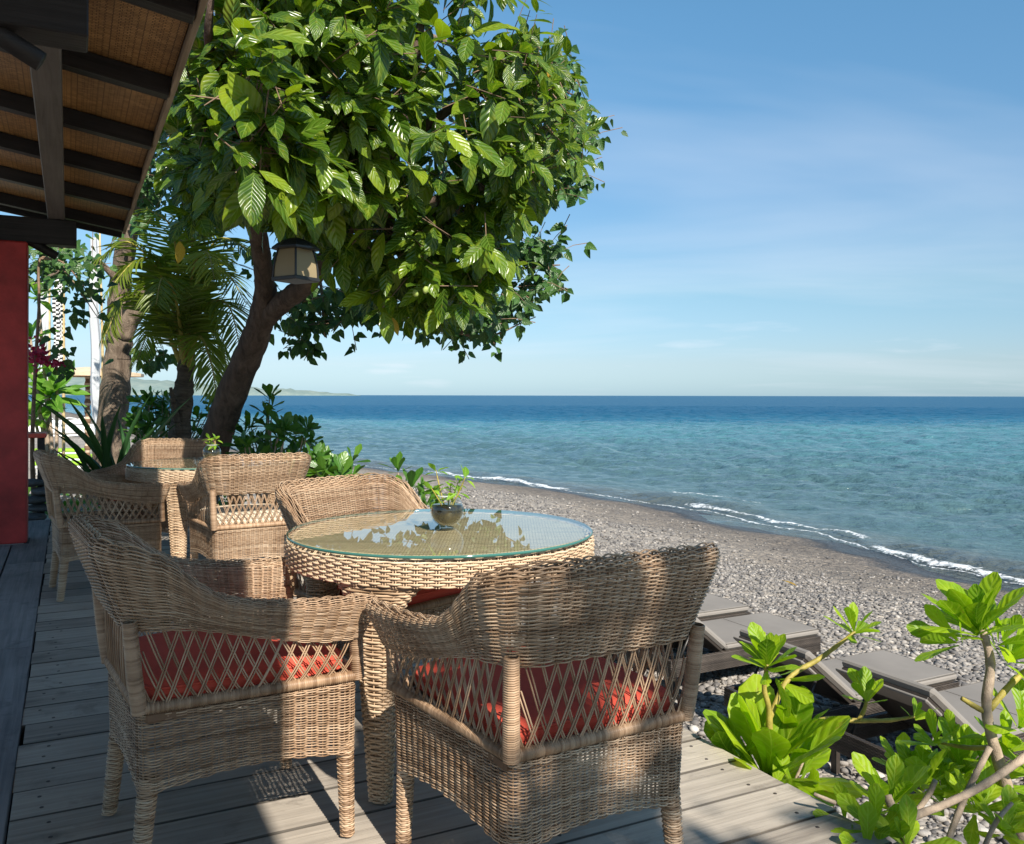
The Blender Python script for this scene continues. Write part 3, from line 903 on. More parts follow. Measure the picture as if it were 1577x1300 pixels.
sig = np.concatenate([np.linspace(0, 1, N1, endpoint=False), np.linspace(1, 1.3, N2, endpoint=False)])
SIG = np.concatenate([sig, np.full(N3 + 1, 1.3), sig[::-1]])
ztop = np.interp(SIG, [0, 0.35, 0.6, 0.72, 0.83, 0.92, 1.0, 1.08, 1.16, 1.24, 1.3], [0.664, 0.672, 0.688, 0.706, 0.742, 0.788, 0.822, 0.842, 0.853, 0.858, 0.858])
zbot = lerp(0.548, 0.632, sstep(0.1, 1.1, SIG))
crng = np.random.default_rng(5)

def wrapped(pts, rad, pitch=0.0052, k=9):
    """A pole bound with cane: a tube whose radius ripples once a turn."""
    P_ = spline(pts, 6) if len(pts) > 2 else [Vector(pts[0]).lerp(Vector(pts[1]), i / 6) for i in range(7)]
    A = np.array([tuple(p) for p in P_])
    s_ = np.concatenate([[0], np.cumsum(np.linalg.norm(np.diff(A, axis=0), axis=1))])
    nw = max(4, int(s_[-1] / pitch))
    q = np.linspace(0, s_[-1], nw * 3 + 1)
    B = np.stack([np.interp(q, s_, A[:, i]) for i in range(3)], 1)
    rr_ = np.interp(q, [0, s_[-1]], rad if hasattr(rad, '__len__') else [rad, rad])
    rr_ = rr_ + np.where(np.arange(len(q)) % 3 == 0, -0.0026, 0.0006)
    T = np.gradient(B, axis=0)
    ref = np.array([0.31, 0.17, 0.93]) if abs(T[0] @ np.array([0, 0, 1])) < 0.8 * np.linalg.norm(T[0]) else np.array([0.9, 0.3, 0.1])
    Nn = np.cross(T, ref); Nn /= np.linalg.norm(Nn, axis=1, keepdims=True)
    V, Q_ = strands(B[None], Nn[None], rr_[None], rr_[None], k, closed=False)
    tone = np.repeat(np.repeat(crng.uniform(0.12, 0.52, nw + 1), 3)[:len(q)], k)
    return V, Q_, tone

def woven_loop_surface(levels, loopfn, rad=0.0026, amp=0.0040, per=4, k=4, flat=None):
    """Rows of reed at each level; loopfn(level) -> (points (C,3), normals (C,3))."""
    Ps, Ns = [], []
    for r_, lv in enumerate(levels):
        p, nn = loopfn(lv)
        c = np.arange(len(p))
        ofs = amp * np.cos(np.pi * c / per + np.pi * r_) * (1 + 0.12 * crng.normal())
        jit = crng.normal(0, 0.0006)
        p = p + nn * ofs[:, None]
        p[:, 2] += jit
        Ps.append(p); Ns.append(nn)
    return np.array(Ps), np.array(Ns)

def make_chair_meshes():
    out = {}
    # --- wrap-around back and arms
    def loop(lv):
        # lv 0..1 up the band; the top rolls over
        hw = 0.017 + 0.010 * lv
        if lv > 0.80: hw = hw * math.sqrt(max(0.03, 1 - ((lv - 0.80) / 0.2) ** 2))
        up = 0.0 if lv < 0.80 else min(1.0, (lv - 0.80) / 0.2)
        e = lv ** 0.9
        base = upath(lerp(0.285, 0.325, e), lerp(0.262, 0.285, e), lerp(0.245, 0.298, e), lerp(-0.292, -0.365, e), lerp(0.085, 0.12, e))
        z = zbot + (ztop - zbot) * lv
        T = np.gradient(base, axis=0); T /= np.linalg.norm(T, axis=1, keepdims=True)
        No = np.stack([T[:, 1], -T[:, 0]], 1)
        No = -No if (No[len(No) // 2] @ np.array([0, -1])) < 0 else No
        outer = base + No * hw; inner = base - No * hw
        ncap = 5
        def cap(pt, nrm, tan, zz):
            th = np.linspace(0, np.pi, ncap + 2)[1:-1]
            pp = pt[None] + (nrm[None] * np.cos(th)[:, None] + tan[None] * np.sin(th)[:, None]) * hw
            return pp, (pp - pt) / hw, np.full(ncap, zz)
        c1, n1_, z1 = cap(base[-1], No[-1], T[-1], z[-1])
        c0, n0_, z0 = cap(base[0], -No[0], -T[0], z[0])
        xy = np.concatenate([outer, c1, inner[::-1], c0])
        nn = np.concatenate([No, n1_, -No[::-1], n0_])
        zz = np.concatenate([z, z1, z[::-1], z0])
        Nn = np.concatenate([nn * math.cos(up * 1.45), np.full((len(nn), 1), math.sin(up * 1.45))], 1)
        P_ = np.concatenate([xy, zz[:, None]], 1)
        # bring total to a multiple of 8 so the weave closes
        m_ = len(P_); extra = (-m_) % 8
        if extra:
            P_ = np.concatenate([P_, P_[-1:] + (P_[:1] - P_[-1:]) * (np.arange(1, extra + 1) / (extra + 1))[:, None]])
            Nn = np.concatenate([Nn, np.repeat(Nn[-1:], extra, 0)])
        return P_, Nn
    sp = Soup()
    lv = np.concatenate([np.linspace(0.0, 0.8, 42), np.linspace(0.816, 1.0, 11)])
    Ps, Ns = woven_loop_surface(lv, loop)
    hloc = np.concatenate([ztop - zbot, np.zeros(0)])
    C = Ps.shape[1]
    full = np.interp(np.arange(C), np.arange(C), np.resize(np.concatenate([ztop - zbot, np.full(5, 0.115), (ztop - zbot)[::-1], np.full(C - 2 * NP - 5, 0.115)]), C))
    rad = np.clip(full / 52 * 0.53, 0.0014, 0.0021)
    V, Q_ = strands(Ps, Ns, rad[None], rad[None], 4, True)
    tn = np.repeat((0.5 + 0.16 * crng.normal(size=(len(lv), 1)) + 0.14 * np.sin(np.arange(C)[None] / 37 + crng.uniform(0, 6, (len(lv), 1)))), 4, 1) if False else None
    tone = np.repeat(np.clip(0.5 + 0.15 * crng.normal(size=(len(lv), 1)) + 0.16 * np.sin(np.arange(C)[None] / 23 + crng.uniform(0, 6, (len(lv), 1))), 0, 1), 4, 1)
    sp.add(V, Q_, tone)
    # upright stakes of the band
    st = []
    g0 = [loop(x) for x in np.linspace(0.0, 0.98, 9)]
    idx = np.arange(0, C, 4)
    SP = np.stack([p[0][idx] - p[1][idx] * 0.0005 for p in g0], 1)
    SN = np.stack([p[1][idx] for p in g0], 1)
    V, Q_ = strands(SP, SN, 0.0028, 0.0022, 4, False)
    sp.add(V, Q_, 0.32)
    out['back_and_arms'] = sp.mesh('back_and_arms')
    # --- base panels
    def basefn(lv):
        z = lerp(0.232, 0.424, lv)
        w = lerp(0.0, 0.006, lv)
        pts = np.array([(-0.275 - w, 0.268), (-0.235 - w, -0.272 - w), (0.235 + w, -0.272 - w), (0.275 + w, 0.268)])
        res = []
        rc = 0.035
        for i in range(4):
            p, c, q = pts[i - 1], pts[i], pts[(i + 1) % 4]
            d0 = (c - p) / np.linalg.norm(c - p); d1 = (q - c) / np.linalg.norm(q - c)
            a_, b_ = c - d0 * rc, c + d1 * rc
            t = np.linspace(0, 1, 8, endpoint=False)[:, None]
            res.append((1 - t) ** 2 * a_ + 2 * t * (1 - t) * c + t * t * b_)
            nxt = q - d1 * rc
            res.append(b_[None] + (nxt - b_)[None] * np.linspace(0, 1, 64, endpoint=False)[:, None])
        xy = np.concatenate(res)
        T = np.roll(xy, -1, 0) - np.roll(xy, 1, 0); T /= np.linalg.norm(T, axis=1, keepdims=True)
        No = np.stack([-T[:, 1], T[:, 0]], 1)
        cen = xy.mean(0)
        if ((xy - cen) * No).sum() < 0: No = -No
        # lower edge rises a little between the legs
        tt = np.tile(np.concatenate([np.zeros(8), np.sin(np.linspace(0, np.pi, 64))]), 4)
        zz = z + (1 - lv) * 0.022 * tt
        return np.concatenate([xy, zz[:, None]], 1), np.concatenate([No, np.zeros((len(No), 1))], 1)
    sp = Soup()
    lv = np.linspace(0, 1, 54)
    Ps, Ns = woven_loop_surface(lv, basefn)
    C = Ps.shape[1]
    V, Q_ = strands(Ps, Ns, 0.0019, 0.0019, 4, True)
    tone = np.repeat(np.clip(0.5 + 0.15 * crng.normal(size=(len(lv), 1)) + 0.16 * np.sin(np.arange(C)[None] / 19 + crng.uniform(0, 6, (len(lv), 1))), 0, 1), 4, 1)
    sp.add(V, Q_, tone)
    g0 = [basefn(x) for x in np.linspace(0.0, 1, 6)]
    idx = np.arange(0, C, 4)
    V, Q_ = strands(np.stack([p[0][idx] for p in g0], 1), np.stack([p[1][idx] for p in g0], 1), 0.0028, 0.0022, 4, False)
    sp.add(V, Q_, 0.32)
    out['seat_base'] = sp.mesh('seat_base')
    # --- rail round the seat
    sp = Soup()
    c4 = [(-0.278, 0.272, 0.441), (-0.240, -0.276, 0.441), (0.240, -0.276, 0.441), (0.278, 0.272, 0.441)]
    for a_, b_ in ((0, 1), (1, 2), (2, 3), (3, 0)):
        sp.add(*wrapped([c4[a_], c4[b_]], 0.0150, 0.0055))
    out['seat_rail'] = sp.mesh('seat_rail')
    # --- posts between rail and band
    def post(p0, p1, p2, r0, r1):
        s2 = Soup(); s2.add(*wrapped([p0, p1, p2], [r0, r1])); return s2.mesh('post')
    out['rear_post_l'] = post((-0.240, -0.275, 0.432), (-0.248, -0.288, 0.52), (-0.256, -0.302, 0.66), 0.0195, 0.0175)
    out['rear_post_r'] = post((0.240, -0.275, 0.432), (0.248, -0.288, 0.52), (0.256, -0.302, 0.66), 0.0195, 0.0175)
    out['front_post_l'] = post((-0.277, 0.270, 0.432), (-0.279, 0.266, 0.50), (-0.286, 0.262, 0.58), 0.0185, 0.018)
    out['front_post_r'] = post((0.277, 0.270, 0.432), (0.279, 0.266, 0.50), (0.286, 0.262, 0.58), 0.0185, 0.018)
    # --- lattice of paired canes
    sp = Soup()
    low = upath(0.279, 0.268, 0.243, -0.279, 0.05)
    hig = upath(0.285, 0.262, 0.247, -0.294, 0.055)
    cum = np.concatenate([[0], np.cumsum(np.linalg.norm(np.diff(low, axis=0), axis=1))])
    Lt = cum[-1]
    def pt(s_, h):
        s_ = min(max(s_, 0), Lt)
        lo_ = np.array([np.interp(s_, cum, low[:, i]) for i in range(2)])
        hi_ = np.array([np.interp(s_, cum, hig[:, i]) for i in range(2)])
        zb = np.interp(s_, cum, zbot) + 0.01
        xy = lo_ + (hi_ - lo_) * h
        return np.array([xy[0], xy[1], lerp(0.445, zb, h)])
    secs = [(0.02, N1), (N1 + N2, N1 + N2 + N3), (0, 0)]
    sA = cum[N1 + N2 // 2]; sB = Lt - sA
    rows = []
    for s0, s1 in ((0.02, sA - 0.02), (sA + 0.025, sB - 0.025), (sB + 0.02, Lt - 0.02)):
        nn_ = int((s1 - s0) / 0.034)
        for i in range(nn_ + 1):
            s_ = s0 + (s1 - s0) * i / nn_
            for dr in (-1, 1):
                for off_ in (-0.0032, 0.0032):
                    e_ = s_ + dr * 0.075
                    h_end = 1.0
                    if e_ < s0 - 0.016: h_end = (s_ - s0 + 0.016) / 0.075; e_ = s0 - 0.016
                    if e_ > s1 + 0.016: h_end = (s1 + 0.016 - s_) / 0.075; e_ = s1 + 0.016
                    if h_end < 0.15: continue
                    hs_ = np.linspace(0, h_end, 8)
                    js = crng.normal(0, 0.0010)
                    P_ = np.array([pt(s_ + off_ + js + (e_ - s_) * (h / h_end) ** 0.85, h) for h in hs_])
                    cxy = P_[:, :2] / np.linalg.norm(P_[:, :2], axis=1, keepdims=True)
                    P_[:, :2] += cxy * (0.0022 * dr + 0.005 * np.sin(hs_ * 3.14))[:, None]
                    rows.append(P_)
    rows = np.array(rows)
    Nn = np.concatenate([rows[:, :, :2], np.zeros(rows.shape[:2] + (1,))], 2); Nn /= np.linalg.norm(Nn, axis=2, keepdims=True)
    V, Q_ = strands(rows, Nn, 0.0023, 0.0020, 4, False)
    sp.add(V, Q_, np.repeat(np.repeat(crng.uniform(0.2, 0.65, len(rows)), 8), 4))
    out['lattice'] = sp.mesh('lattice')
    # --- legs
    def leg(x0, y0, x1, y1):
        s2 = Soup()
        nz = 46
        zz = np.linspace(0.008, 0.262, nz)
        f = (zz / 0.26)[:, None]
        cen = np.concatenate([lerp(x1, x0, f), lerp(y1, y0, f)], 1)
        r = lerp(0.0175, 0.0225, f[:, 0])
        c = np.arange(16); th = c / 16 * 2 * np.pi
        nrm = np.stack([np.cos(th), np.sin(th), 0 * th], 1)
        ofs = 0.0019 * np.cos(np.pi * c[None] / 2 + np.pi * np.arange(nz)[:, None])
        P_ = np.concatenate([cen[:, None, :] + nrm[None, :, :2] * (r[:, None] + ofs)[..., None], np.broadcast_to(zz[:, None, None], (nz, 16, 1))], 2)
        V, Q_ = strands(P_, np.broadcast_to(nrm[None], P_.shape), 0.0030, 0.0026, 4, True)
        s2.add(V, Q_, np.repeat(np.clip(0.5 + 0.2 * crng.normal(size=nz), 0, 1), 64))
        core = np.stack([np.concatenate([cen, zz[:, None]], 1)[[0, nz // 2, nz - 1]]], 0)
        V, Q_ = strands(core, np.array([[[1, 0, 0]] * 3], dtype=float), 0.0165, 0.0165, 10, False)
        s2.add(V, Q_, 0.1)
        return s2.mesh('leg')
    out['leg_a'] = leg(-0.214, -0.250, -0.222, -0.276)
    out['leg_b'] = leg(0.214, -0.250, 0.222, -0.276)
    out['leg_c'] = leg(-0.251, 0.244, -0.257, 0.25)
    out['leg_d'] = leg(0.251, 0.244, 0.257, 0.25)
    # --- seat deck under the cushion
    mb = MB().box(-0.25, 0.25, -0.262, 0.262, 0.405, 0.428, 0.004)
    me = bpy.data.meshes.new('seat'); me.from_pydata([tuple(p) for p in mb.v], [], mb.f); me.update()
    out['seat'] = me
    return out
CH = make_chair_meshes()
PARTN = {'rear_post_l': 'post', 'rear_post_r': 'post', 'front_post_l': 'post', 'front_post_r': 'post', 'leg_a': 'leg', 'leg_b': 'leg', 'leg_c': 'leg', 'leg_d': 'leg'}
STUFF = ('back_and_arms', 'seat_base', 'lattice')
def chair(rear_l, facing_deg, label, group='wicker armchairs on the deck'):
    """rear_l: where the rear left leg (as sat in) stands; facing_deg counts from +y towards -x."""
    rz = math.radians(facing_deg)
    c, s = math.cos(rz), math.sin(rz)
    lx, ly = -0.24, -0.275
    loc = (rear_l[0] - (lx * c - ly * s), rear_l[1] - (lx * s + ly * c), 0)
    e = empty('wicker_armchair', loc, rz)
    tag(e, label, 'armchair', group)
    for k_, me in CH.items():
        o = link(PARTN.get(k_, k_), me, M['wicker_seat'] if k_ == 'seat' else M['wicker'], e)
        if k_ in STUFF: o['kind'] = 'stuff'
    return e

# cushion
def cushion_mesh():
    nn_ = 33
    g = np.sin(np.linspace(-np.pi / 2, np.pi / 2, nn_))
    gx, gy = np.meshgrid(g, g)
    rr_ = (np.abs(gx) ** 9 + np.abs(gy) ** 9) ** (1 / 9)
    mx_ = np.maximum(np.abs(gx), np.abs(gy))
    fct = np.where(rr_ > 1e-6, mx_ / np.maximum(rr_, 1e-6), 1)
    x, y = gx * fct * 0.243, gy * fct * 0.262
    e_ = np.clip(1 - mx_ ** 14, 0, 1) ** 0.5
    dome = (1 - gx ** 2) * (1 - gy ** 2)
    zt = 0.034 * e_ + 0.016 * dome ** 0.7 + 0.0025 * np.sin(x * 26 + 1 + y * 9) * dome
    zb = -0.034 * e_
    V = np.concatenate([np.stack([x, y, zt], -1).reshape(-1, 3), np.stack([x, y, zb], -1).reshape(-1, 3)])
    ids = np.arange(nn_ * nn_).reshape(nn_, nn_)
    q = np.stack([ids[:-1, :-1], ids[:-1, 1:], ids[1:, 1:], ids[1:, :-1]], -1).reshape(-1, 4)
    return mesh_np('seat_cushion', V, Q=np.concatenate([q, q[:, ::-1] + nn_ * nn_]))
CUSH = cushion_mesh()
PIPE = None
def cushion(ch, mat, label):
    global PIPE
    z = 0.430 + 0.037
    o = bpy.data.objects.new('seat_cushion', CUSH if mat is M['cushion_red'] else CUSH.copy())
    col.objects.link(o)
    o.data.materials.clear(); o.data.materials.append(mat)
    o.location = (ch.location.x, ch.location.y, z)
    o.rotation_euler = ch.rotation_euler
    tag(o, label, 'cushion', 'seat cushions')
    if PIPE is None or mat is not M['cushion_red']:
        mb = MB()
        for zz in (0.026, -0.026):
            pts = []
            for j in range(48):
                th = 2 * math.pi * j / 48
                ce = lambda x, e: math.copysign(abs(x) ** e, x)
                pts.append((0.241 * ce(math.cos(th), 0.22), 0.260 * ce(math.sin(th), 0.22), zz * 0.55))
            mb.tube(pts + pts[:2], 0.0038, 6, False)
        p = mb.build('piping', mat, o, smooth=True)
        if mat is M['cushion_red']: PIPE = p.data
    else:
        link('piping', PIPE, None, o)
    return o

# chairs: rear-left foot on the deck and heading
c1 = chair((-1.156, 2.50), -57.0, 'shaded wicker armchair with its arm side turned to us beside the glass table', )
c2 = chair((0.0, 1.83), 30.6, 'wicker armchair seen from behind with tree shadow dappling its back')
c3 = chair((-0.525, 3.735), -130, 'sunlit wicker armchair facing us across the glass table')
c4 = chair((-1.69, 4.95), 30.6, 'wicker armchair with pale cushion, its back turned, at the far table')
c5 = chair((-2.86, 5.42), -57.0, 'shaded wicker armchair nearest the red post')
c6 = chair((-2.33, 6.62), 176, 'dark shaded wicker armchair behind the far table, under the leaning tree')
cushion(c1, M['cushion_red'], 'red seat cushion on the shaded armchair by the glass table')
cushion(c2, M['cushion_red'], 'red seat cushion on the dappled armchair seen from behind')
cushion(c3, M['cushion_red'], 'red seat cushion on the sunlit armchair behind the glass table')
cushion(c4, M['cushion_cream'], 'pale cream seat cushion on the armchair at the far table')
cushion(c6, M['cushion_red'], 'red seat cushion on the dark armchair behind the far table')

# ------------------------------------------------------------------ round woven table with a glass top
def make_table_meshes():
    out = {}
    R0 = 0.507
    def weave(levels, loopfn, ra, rb, amp, per):
        Ps, Ns = woven_loop_surface(levels, loopfn, amp=amp, per=per)
        C = Ps.shape[1]
        V, Q_ = strands(Ps, Ns, ra, rb, 4, True)
        tone = np.repeat(np.clip(0.55 + 0.12 * crng.normal(size=(len(levels), 1)) + 0.12 * np.sin(np.arange(C)[None] / 11 + crng.uniform(0, 6, (len(levels), 1))), 0, 1), 4, 1)
        return V, Q_, tone
    NA = 416                     # 104 stakes
    th = np.arange(NA) / NA * 2 * np.pi
    nrm = np.stack([np.cos(th), np.sin(th), 0 * th], 1)
    sp = Soup()
    def ring(z):
        # slight roll at the upper lip
        r = R0 + 0.012 - 0.05 * max(0, 0.66 - z) - (0.02 * ((z - 0.715) / 0.012) ** 2 if z > 0.715 else 0)
        return np.concatenate([nrm[:, :2] * r, np.full((NA, 1), z)], 1), nrm.copy()
    sp.add(*weave(np.linspace(0.652, 0.727, 11), ring, 0.0041, 0.0030, 0.0044, 4))
    def ring_in(z):
        return np.concatenate([nrm[:, :2] * (R0 - 0.045), np.full((NA, 1), z)], 1), -nrm
    sp.add(*weave(np.linspace(0.652, 0.715, 9), ring_in, 0.0041, 0.003, 0.004, 4))
    idx = np.arange(0, NA, 4)
    zs = np.linspace(0.648, 0.728, 5)
    for off_ in (-0.004, 0.004):
        SP = np.stack([ring(z)[0][idx] for z in zs], 1)
        tang = np.stack([-np.sin(th), np.cos(th), 0 * th], 1)[idx]
        SP = SP + tang[:, None] * off_
        V, Q_ = strands(SP, np.repeat(nrm[idx][:, None], 5, 1), 0.0026, 0.002, 4, False)
        sp.add(V, Q_, 0.45)
    # bottom binding of the apron
    out['apron'] = sp.mesh('apron')
    # legs flare out of the apron in a wide fillet
    def leg(a0):
        s2 = Soup()
        ca, sa = math.cos(a0), math.sin(a0)
        def sect(z):
            fil = 0.0
            if z > 0.50: fil = 0.09 * ((z - 0.50) / 0.155) ** 2.2
            w = lerp(0.030, 0.060, min(1, z / 0.5)) + fil          # half width round the table
            dpt = lerp(0.024, 0.040, min(1, z / 0.5))               # half depth
            rc = lerp(0.452, 0.474, min(1, z / 0.6)) - 0.002
            NL = 48
            t = np.arange(NL) / NL * 2 * np.pi
            ce = lambda x, e: np.sign(x) * np.abs(x) ** e
            lx = dpt * ce(np.cos(t), 0.6); ly = w * ce(np.sin(t), 0.6)
            # follow the round of the table
            ang_ = ly / rc
            rr_ = rc + lx
            xy = np.stack([rr_ * np.cos(a0 + ang_), rr_ * np.sin(a0 + ang_)], 1)
            T = np.roll(xy, -1, 0) - np.roll(xy, 1, 0); T /= np.linalg.norm(T, axis=1, keepdims=True) + 1e-9
            No = np.stack([T[:, 1], -T[:, 0]], 1)
            return np.concatenate([xy, np.full((NL, 1), z)], 1), np.concatenate([No, np.zeros((NL, 1))], 1)
        s2.add(*weave(np.concatenate([np.arange(0.008, 0.50, 0.0085), np.linspace(0.505, 0.655, 19)]), sect, 0.0044, 0.0028, 0.0030, 3))
        zs2 = np.linspace(0.006, 0.652, 16)
        idx2 = np.arange(0, 48, 3)
        SP = np.stack([sect(z)[0][idx2] for z in zs2], 1); SN = np.stack([sect(z)[1][idx2] for z in zs2], 1)
        V, Q_ = strands(SP - SN * 0.001, SN, 0.003, 0.002, 4, False)
        s2.add(V, Q_, 0.3)
        zc = np.linspace(0.006, 0.62, 10)
        P_ = np.array([[(lerp(0.452, 0.474, min(1, z / 0.6)) * ca, lerp(0.452, 0.474, min(1, z / 0.6)) * sa, z) for z in zc]])
        V, Q_ = strands(P_, np.array([[[ca, sa, 0]] * 10], dtype=float), 0.024, 0.018, 8, False)
        s2.add(V, Q_, 0.1)
        return s2.mesh('leg')
    for i in range(4):
        out['leg%d' % i] = leg(math.radians(-108.5 + 90 * i))
    mb = MB().lathe([(0.0001, 0.7275), (R0 - 0.012, 0.7275), (R0 - 0.012, 0.700), (0.0001, 0.700)], 72)
    me = bpy.data.meshes.new('woven_top'); me.from_pydata([tuple(p) for p in mb.v], [], mb.f); me.update()
    out['woven_top'] = me
    mb = MB().lathe([(0.5165, 0.7415), (0.512, 0.743), (0.0001, 0.743)], 96)
    me = bpy.data.meshes.new('glass_top'); me.from_pydata([tuple(p) for p in mb.v], [], mb.f); me.update()
    out['glass_top'] = me
    mb = MB().lathe([(0.5166, 0.7414), (0.519, 0.739), (0.519, 0.7345), (0.5152, 0.7321)], 128)
    me = bpy.data.meshes.new('glass_edge'); me.from_pydata([tuple(p) for p in mb.v], [], mb.f)
    for p in me.polygons: p.use_smooth = True
    me.update()
    out['glass_edge'] = me
    return out
TB = make_table_meshes()
# woven mat under the glass
m, n, l, b, o = new_mat('woven_table_top')
v = coords(n, l, 'Object')
wv = n.new('ShaderNodeTexBrick'); wv.inputs['Scale'].default_value = 24; wv.offset = 0.5
wv.inputs['Color1'].default_value = (0.74, 0.60, 0.40, 1); wv.inputs['Color2'].default_value = (0.60, 0.47, 0.30, 1)
wv.inputs['Mortar'].default_value = (0.25, 0.17, 0.09, 1); wv.inputs['Mortar Size'].default_value = 0.035
l.new(v, wv.inputs['Vector'])
f = noise(n, l, coords(n, l, 'Object', (3, 60, 1)), 1.0, 4)
l.new(mixc(n, l, 0.6, wv.outputs['Color'], ramp(n, l, f, [(0.3, (0.6, 0.6, 0.6)), (0.7, (1.3, 1.3, 1.25))]), 'MULTIPLY'), b.inputs['Base Color'])
b.inputs['Roughness'].default_value = 0.6
bump(n, l, b, wv.outputs['Fac'], -0.5, 0.004)
M['table_top'] = m
M['glass'] = glass_mat('table_glass', (0.93, 0.97, 0.93), 1.35, 1.52)
m, n, l, b, o = new_mat('glass_edge_green')
b.inputs['Base Color'].default_value = (0.045, 0.15, 0.125, 1)
b.inputs['Roughness'].default_value = 0.06
b.inputs['Specular IOR Level'].default_value = 0.7
M['glass_edge'] = m
def table(x, y, rz, label):
    e = empty('round_table', (x, y, 0), rz)
    tag(e, label, 'table', 'round woven tables with glass tops')
    for k_, me in TB.items():
        nm = 'leg' if k_.startswith('leg') else k_
        mt = {'woven_top': M['table_top'], 'glass_top': M['glass']}.get(k_, M['reed'])
        par = e
        if k_ == 'glass_edge':
            mt = M['glass_edge']; par = gt
        o = link(nm, me, mt, par)
        if k_ == 'glass_top': gt = o
        if k_ == 'apron': o['kind'] = 'stuff'
    return e
T1 = (-0.242, 3.00)
T2 = (-2.06, 5.93)
table(T1[0], T1[1], 0.0, 'round woven table with thick glass top between the red cushioned armchairs')
table(T2[0], T2[1], 0.25, 'farther round woven glass table below the hanging lantern')

# ------------------------------------------------------------------ sun loungers on the shingle
def cushion_slab(mb, L, W, h, b=0.02):
    mb.box(0, L, -W / 2, W / 2, 0, h, b)
M['seam'] = plain('taupe_piping', (0.16, 0.145, 0.13), 0.85, 0.15, 6, 0.1, 0.15)
M['frame_iron'] = plain('dark_tube', (0.035, 0.032, 0.03), 0.4, 0.2, 10, 0.1, 0.5, 0.3)
LW, LF, LB, LH = 0.73, 1.12, 0.62, 0.60
def lounger_meshes():
    out = {}
    # woven frame: four walls of dark weave, 0.16 deep; x towards the sea from the hinge
    for nm, (x0, x1, y0, y1) in {'side_a': (-LH, LF, -LW / 2, -LW / 2 + 0.03), 'side_b': (-LH, LF, LW / 2 - 0.03, LW / 2), 'end_a': (-LH, -LH + 0.03, -LW / 2, LW / 2), 'end_b': (LF - 0.03, LF, -LW / 2, LW / 2)}.items():
        sp = Soup()
        lx, ly = x1 - x0, y1 - y0
        along_x = lx > ly
        Lw = lx if along_x else ly
        nc = int(Lw / 0.018) * 4 + 1
        q = np.linspace(0, Lw, nc)
        nz = 15
        zz = np.linspace(0.20, 0.335, nz)
        for side in (0, 1):
            P_ = np.zeros((nz, nc, 3)); Nn = np.zeros_like(P_)
            ofs = 0.0022 * np.cos(np.pi * np.arange(nc)[None] / 4 + np.pi * np.arange(nz)[:, None])
            if along_x:
                P_[..., 0] = x0 + q[None]; P_[..., 1] = (y0 if side == 0 else y1) + (ofs if side else -ofs)
                Nn[..., 1] = 1 if side else -1
            else:
                P_[..., 1] = y0 + q[None]; P_[..., 0] = (x0 if side == 0 else x1) + (ofs if side else -ofs)
                Nn[..., 0] = 1 if side else -1
            P_[..., 2] = zz[:, None]
            P_ = P_[:, ::2]; Nn = Nn[:, ::2]
            V, Q_ = strands(P_, Nn, 0.0046, 0.0022, 4, False)
            sp.add(V, Q_, np.repeat(np.clip(0.5 + 0.2 * crng.normal(size=nz), 0, 1), P_.shape[1] * 4))
        # solid heart and top binding
        mb = MB().box(x0 + 0.004, x1 - 0.004, y0 + 0.004, y1 - 0.004, 0.20, 0.338, 0.002)
        Vb = np.array([tuple(p) for p in mb.v]); Qb = np.array([f_ for f_ in mb.f if len(f_) == 4])
        sp.add(Vb, Qb, 0.05)
        out[nm] = sp.mesh('frame_panel')
    return out
LM = lounger_meshes()
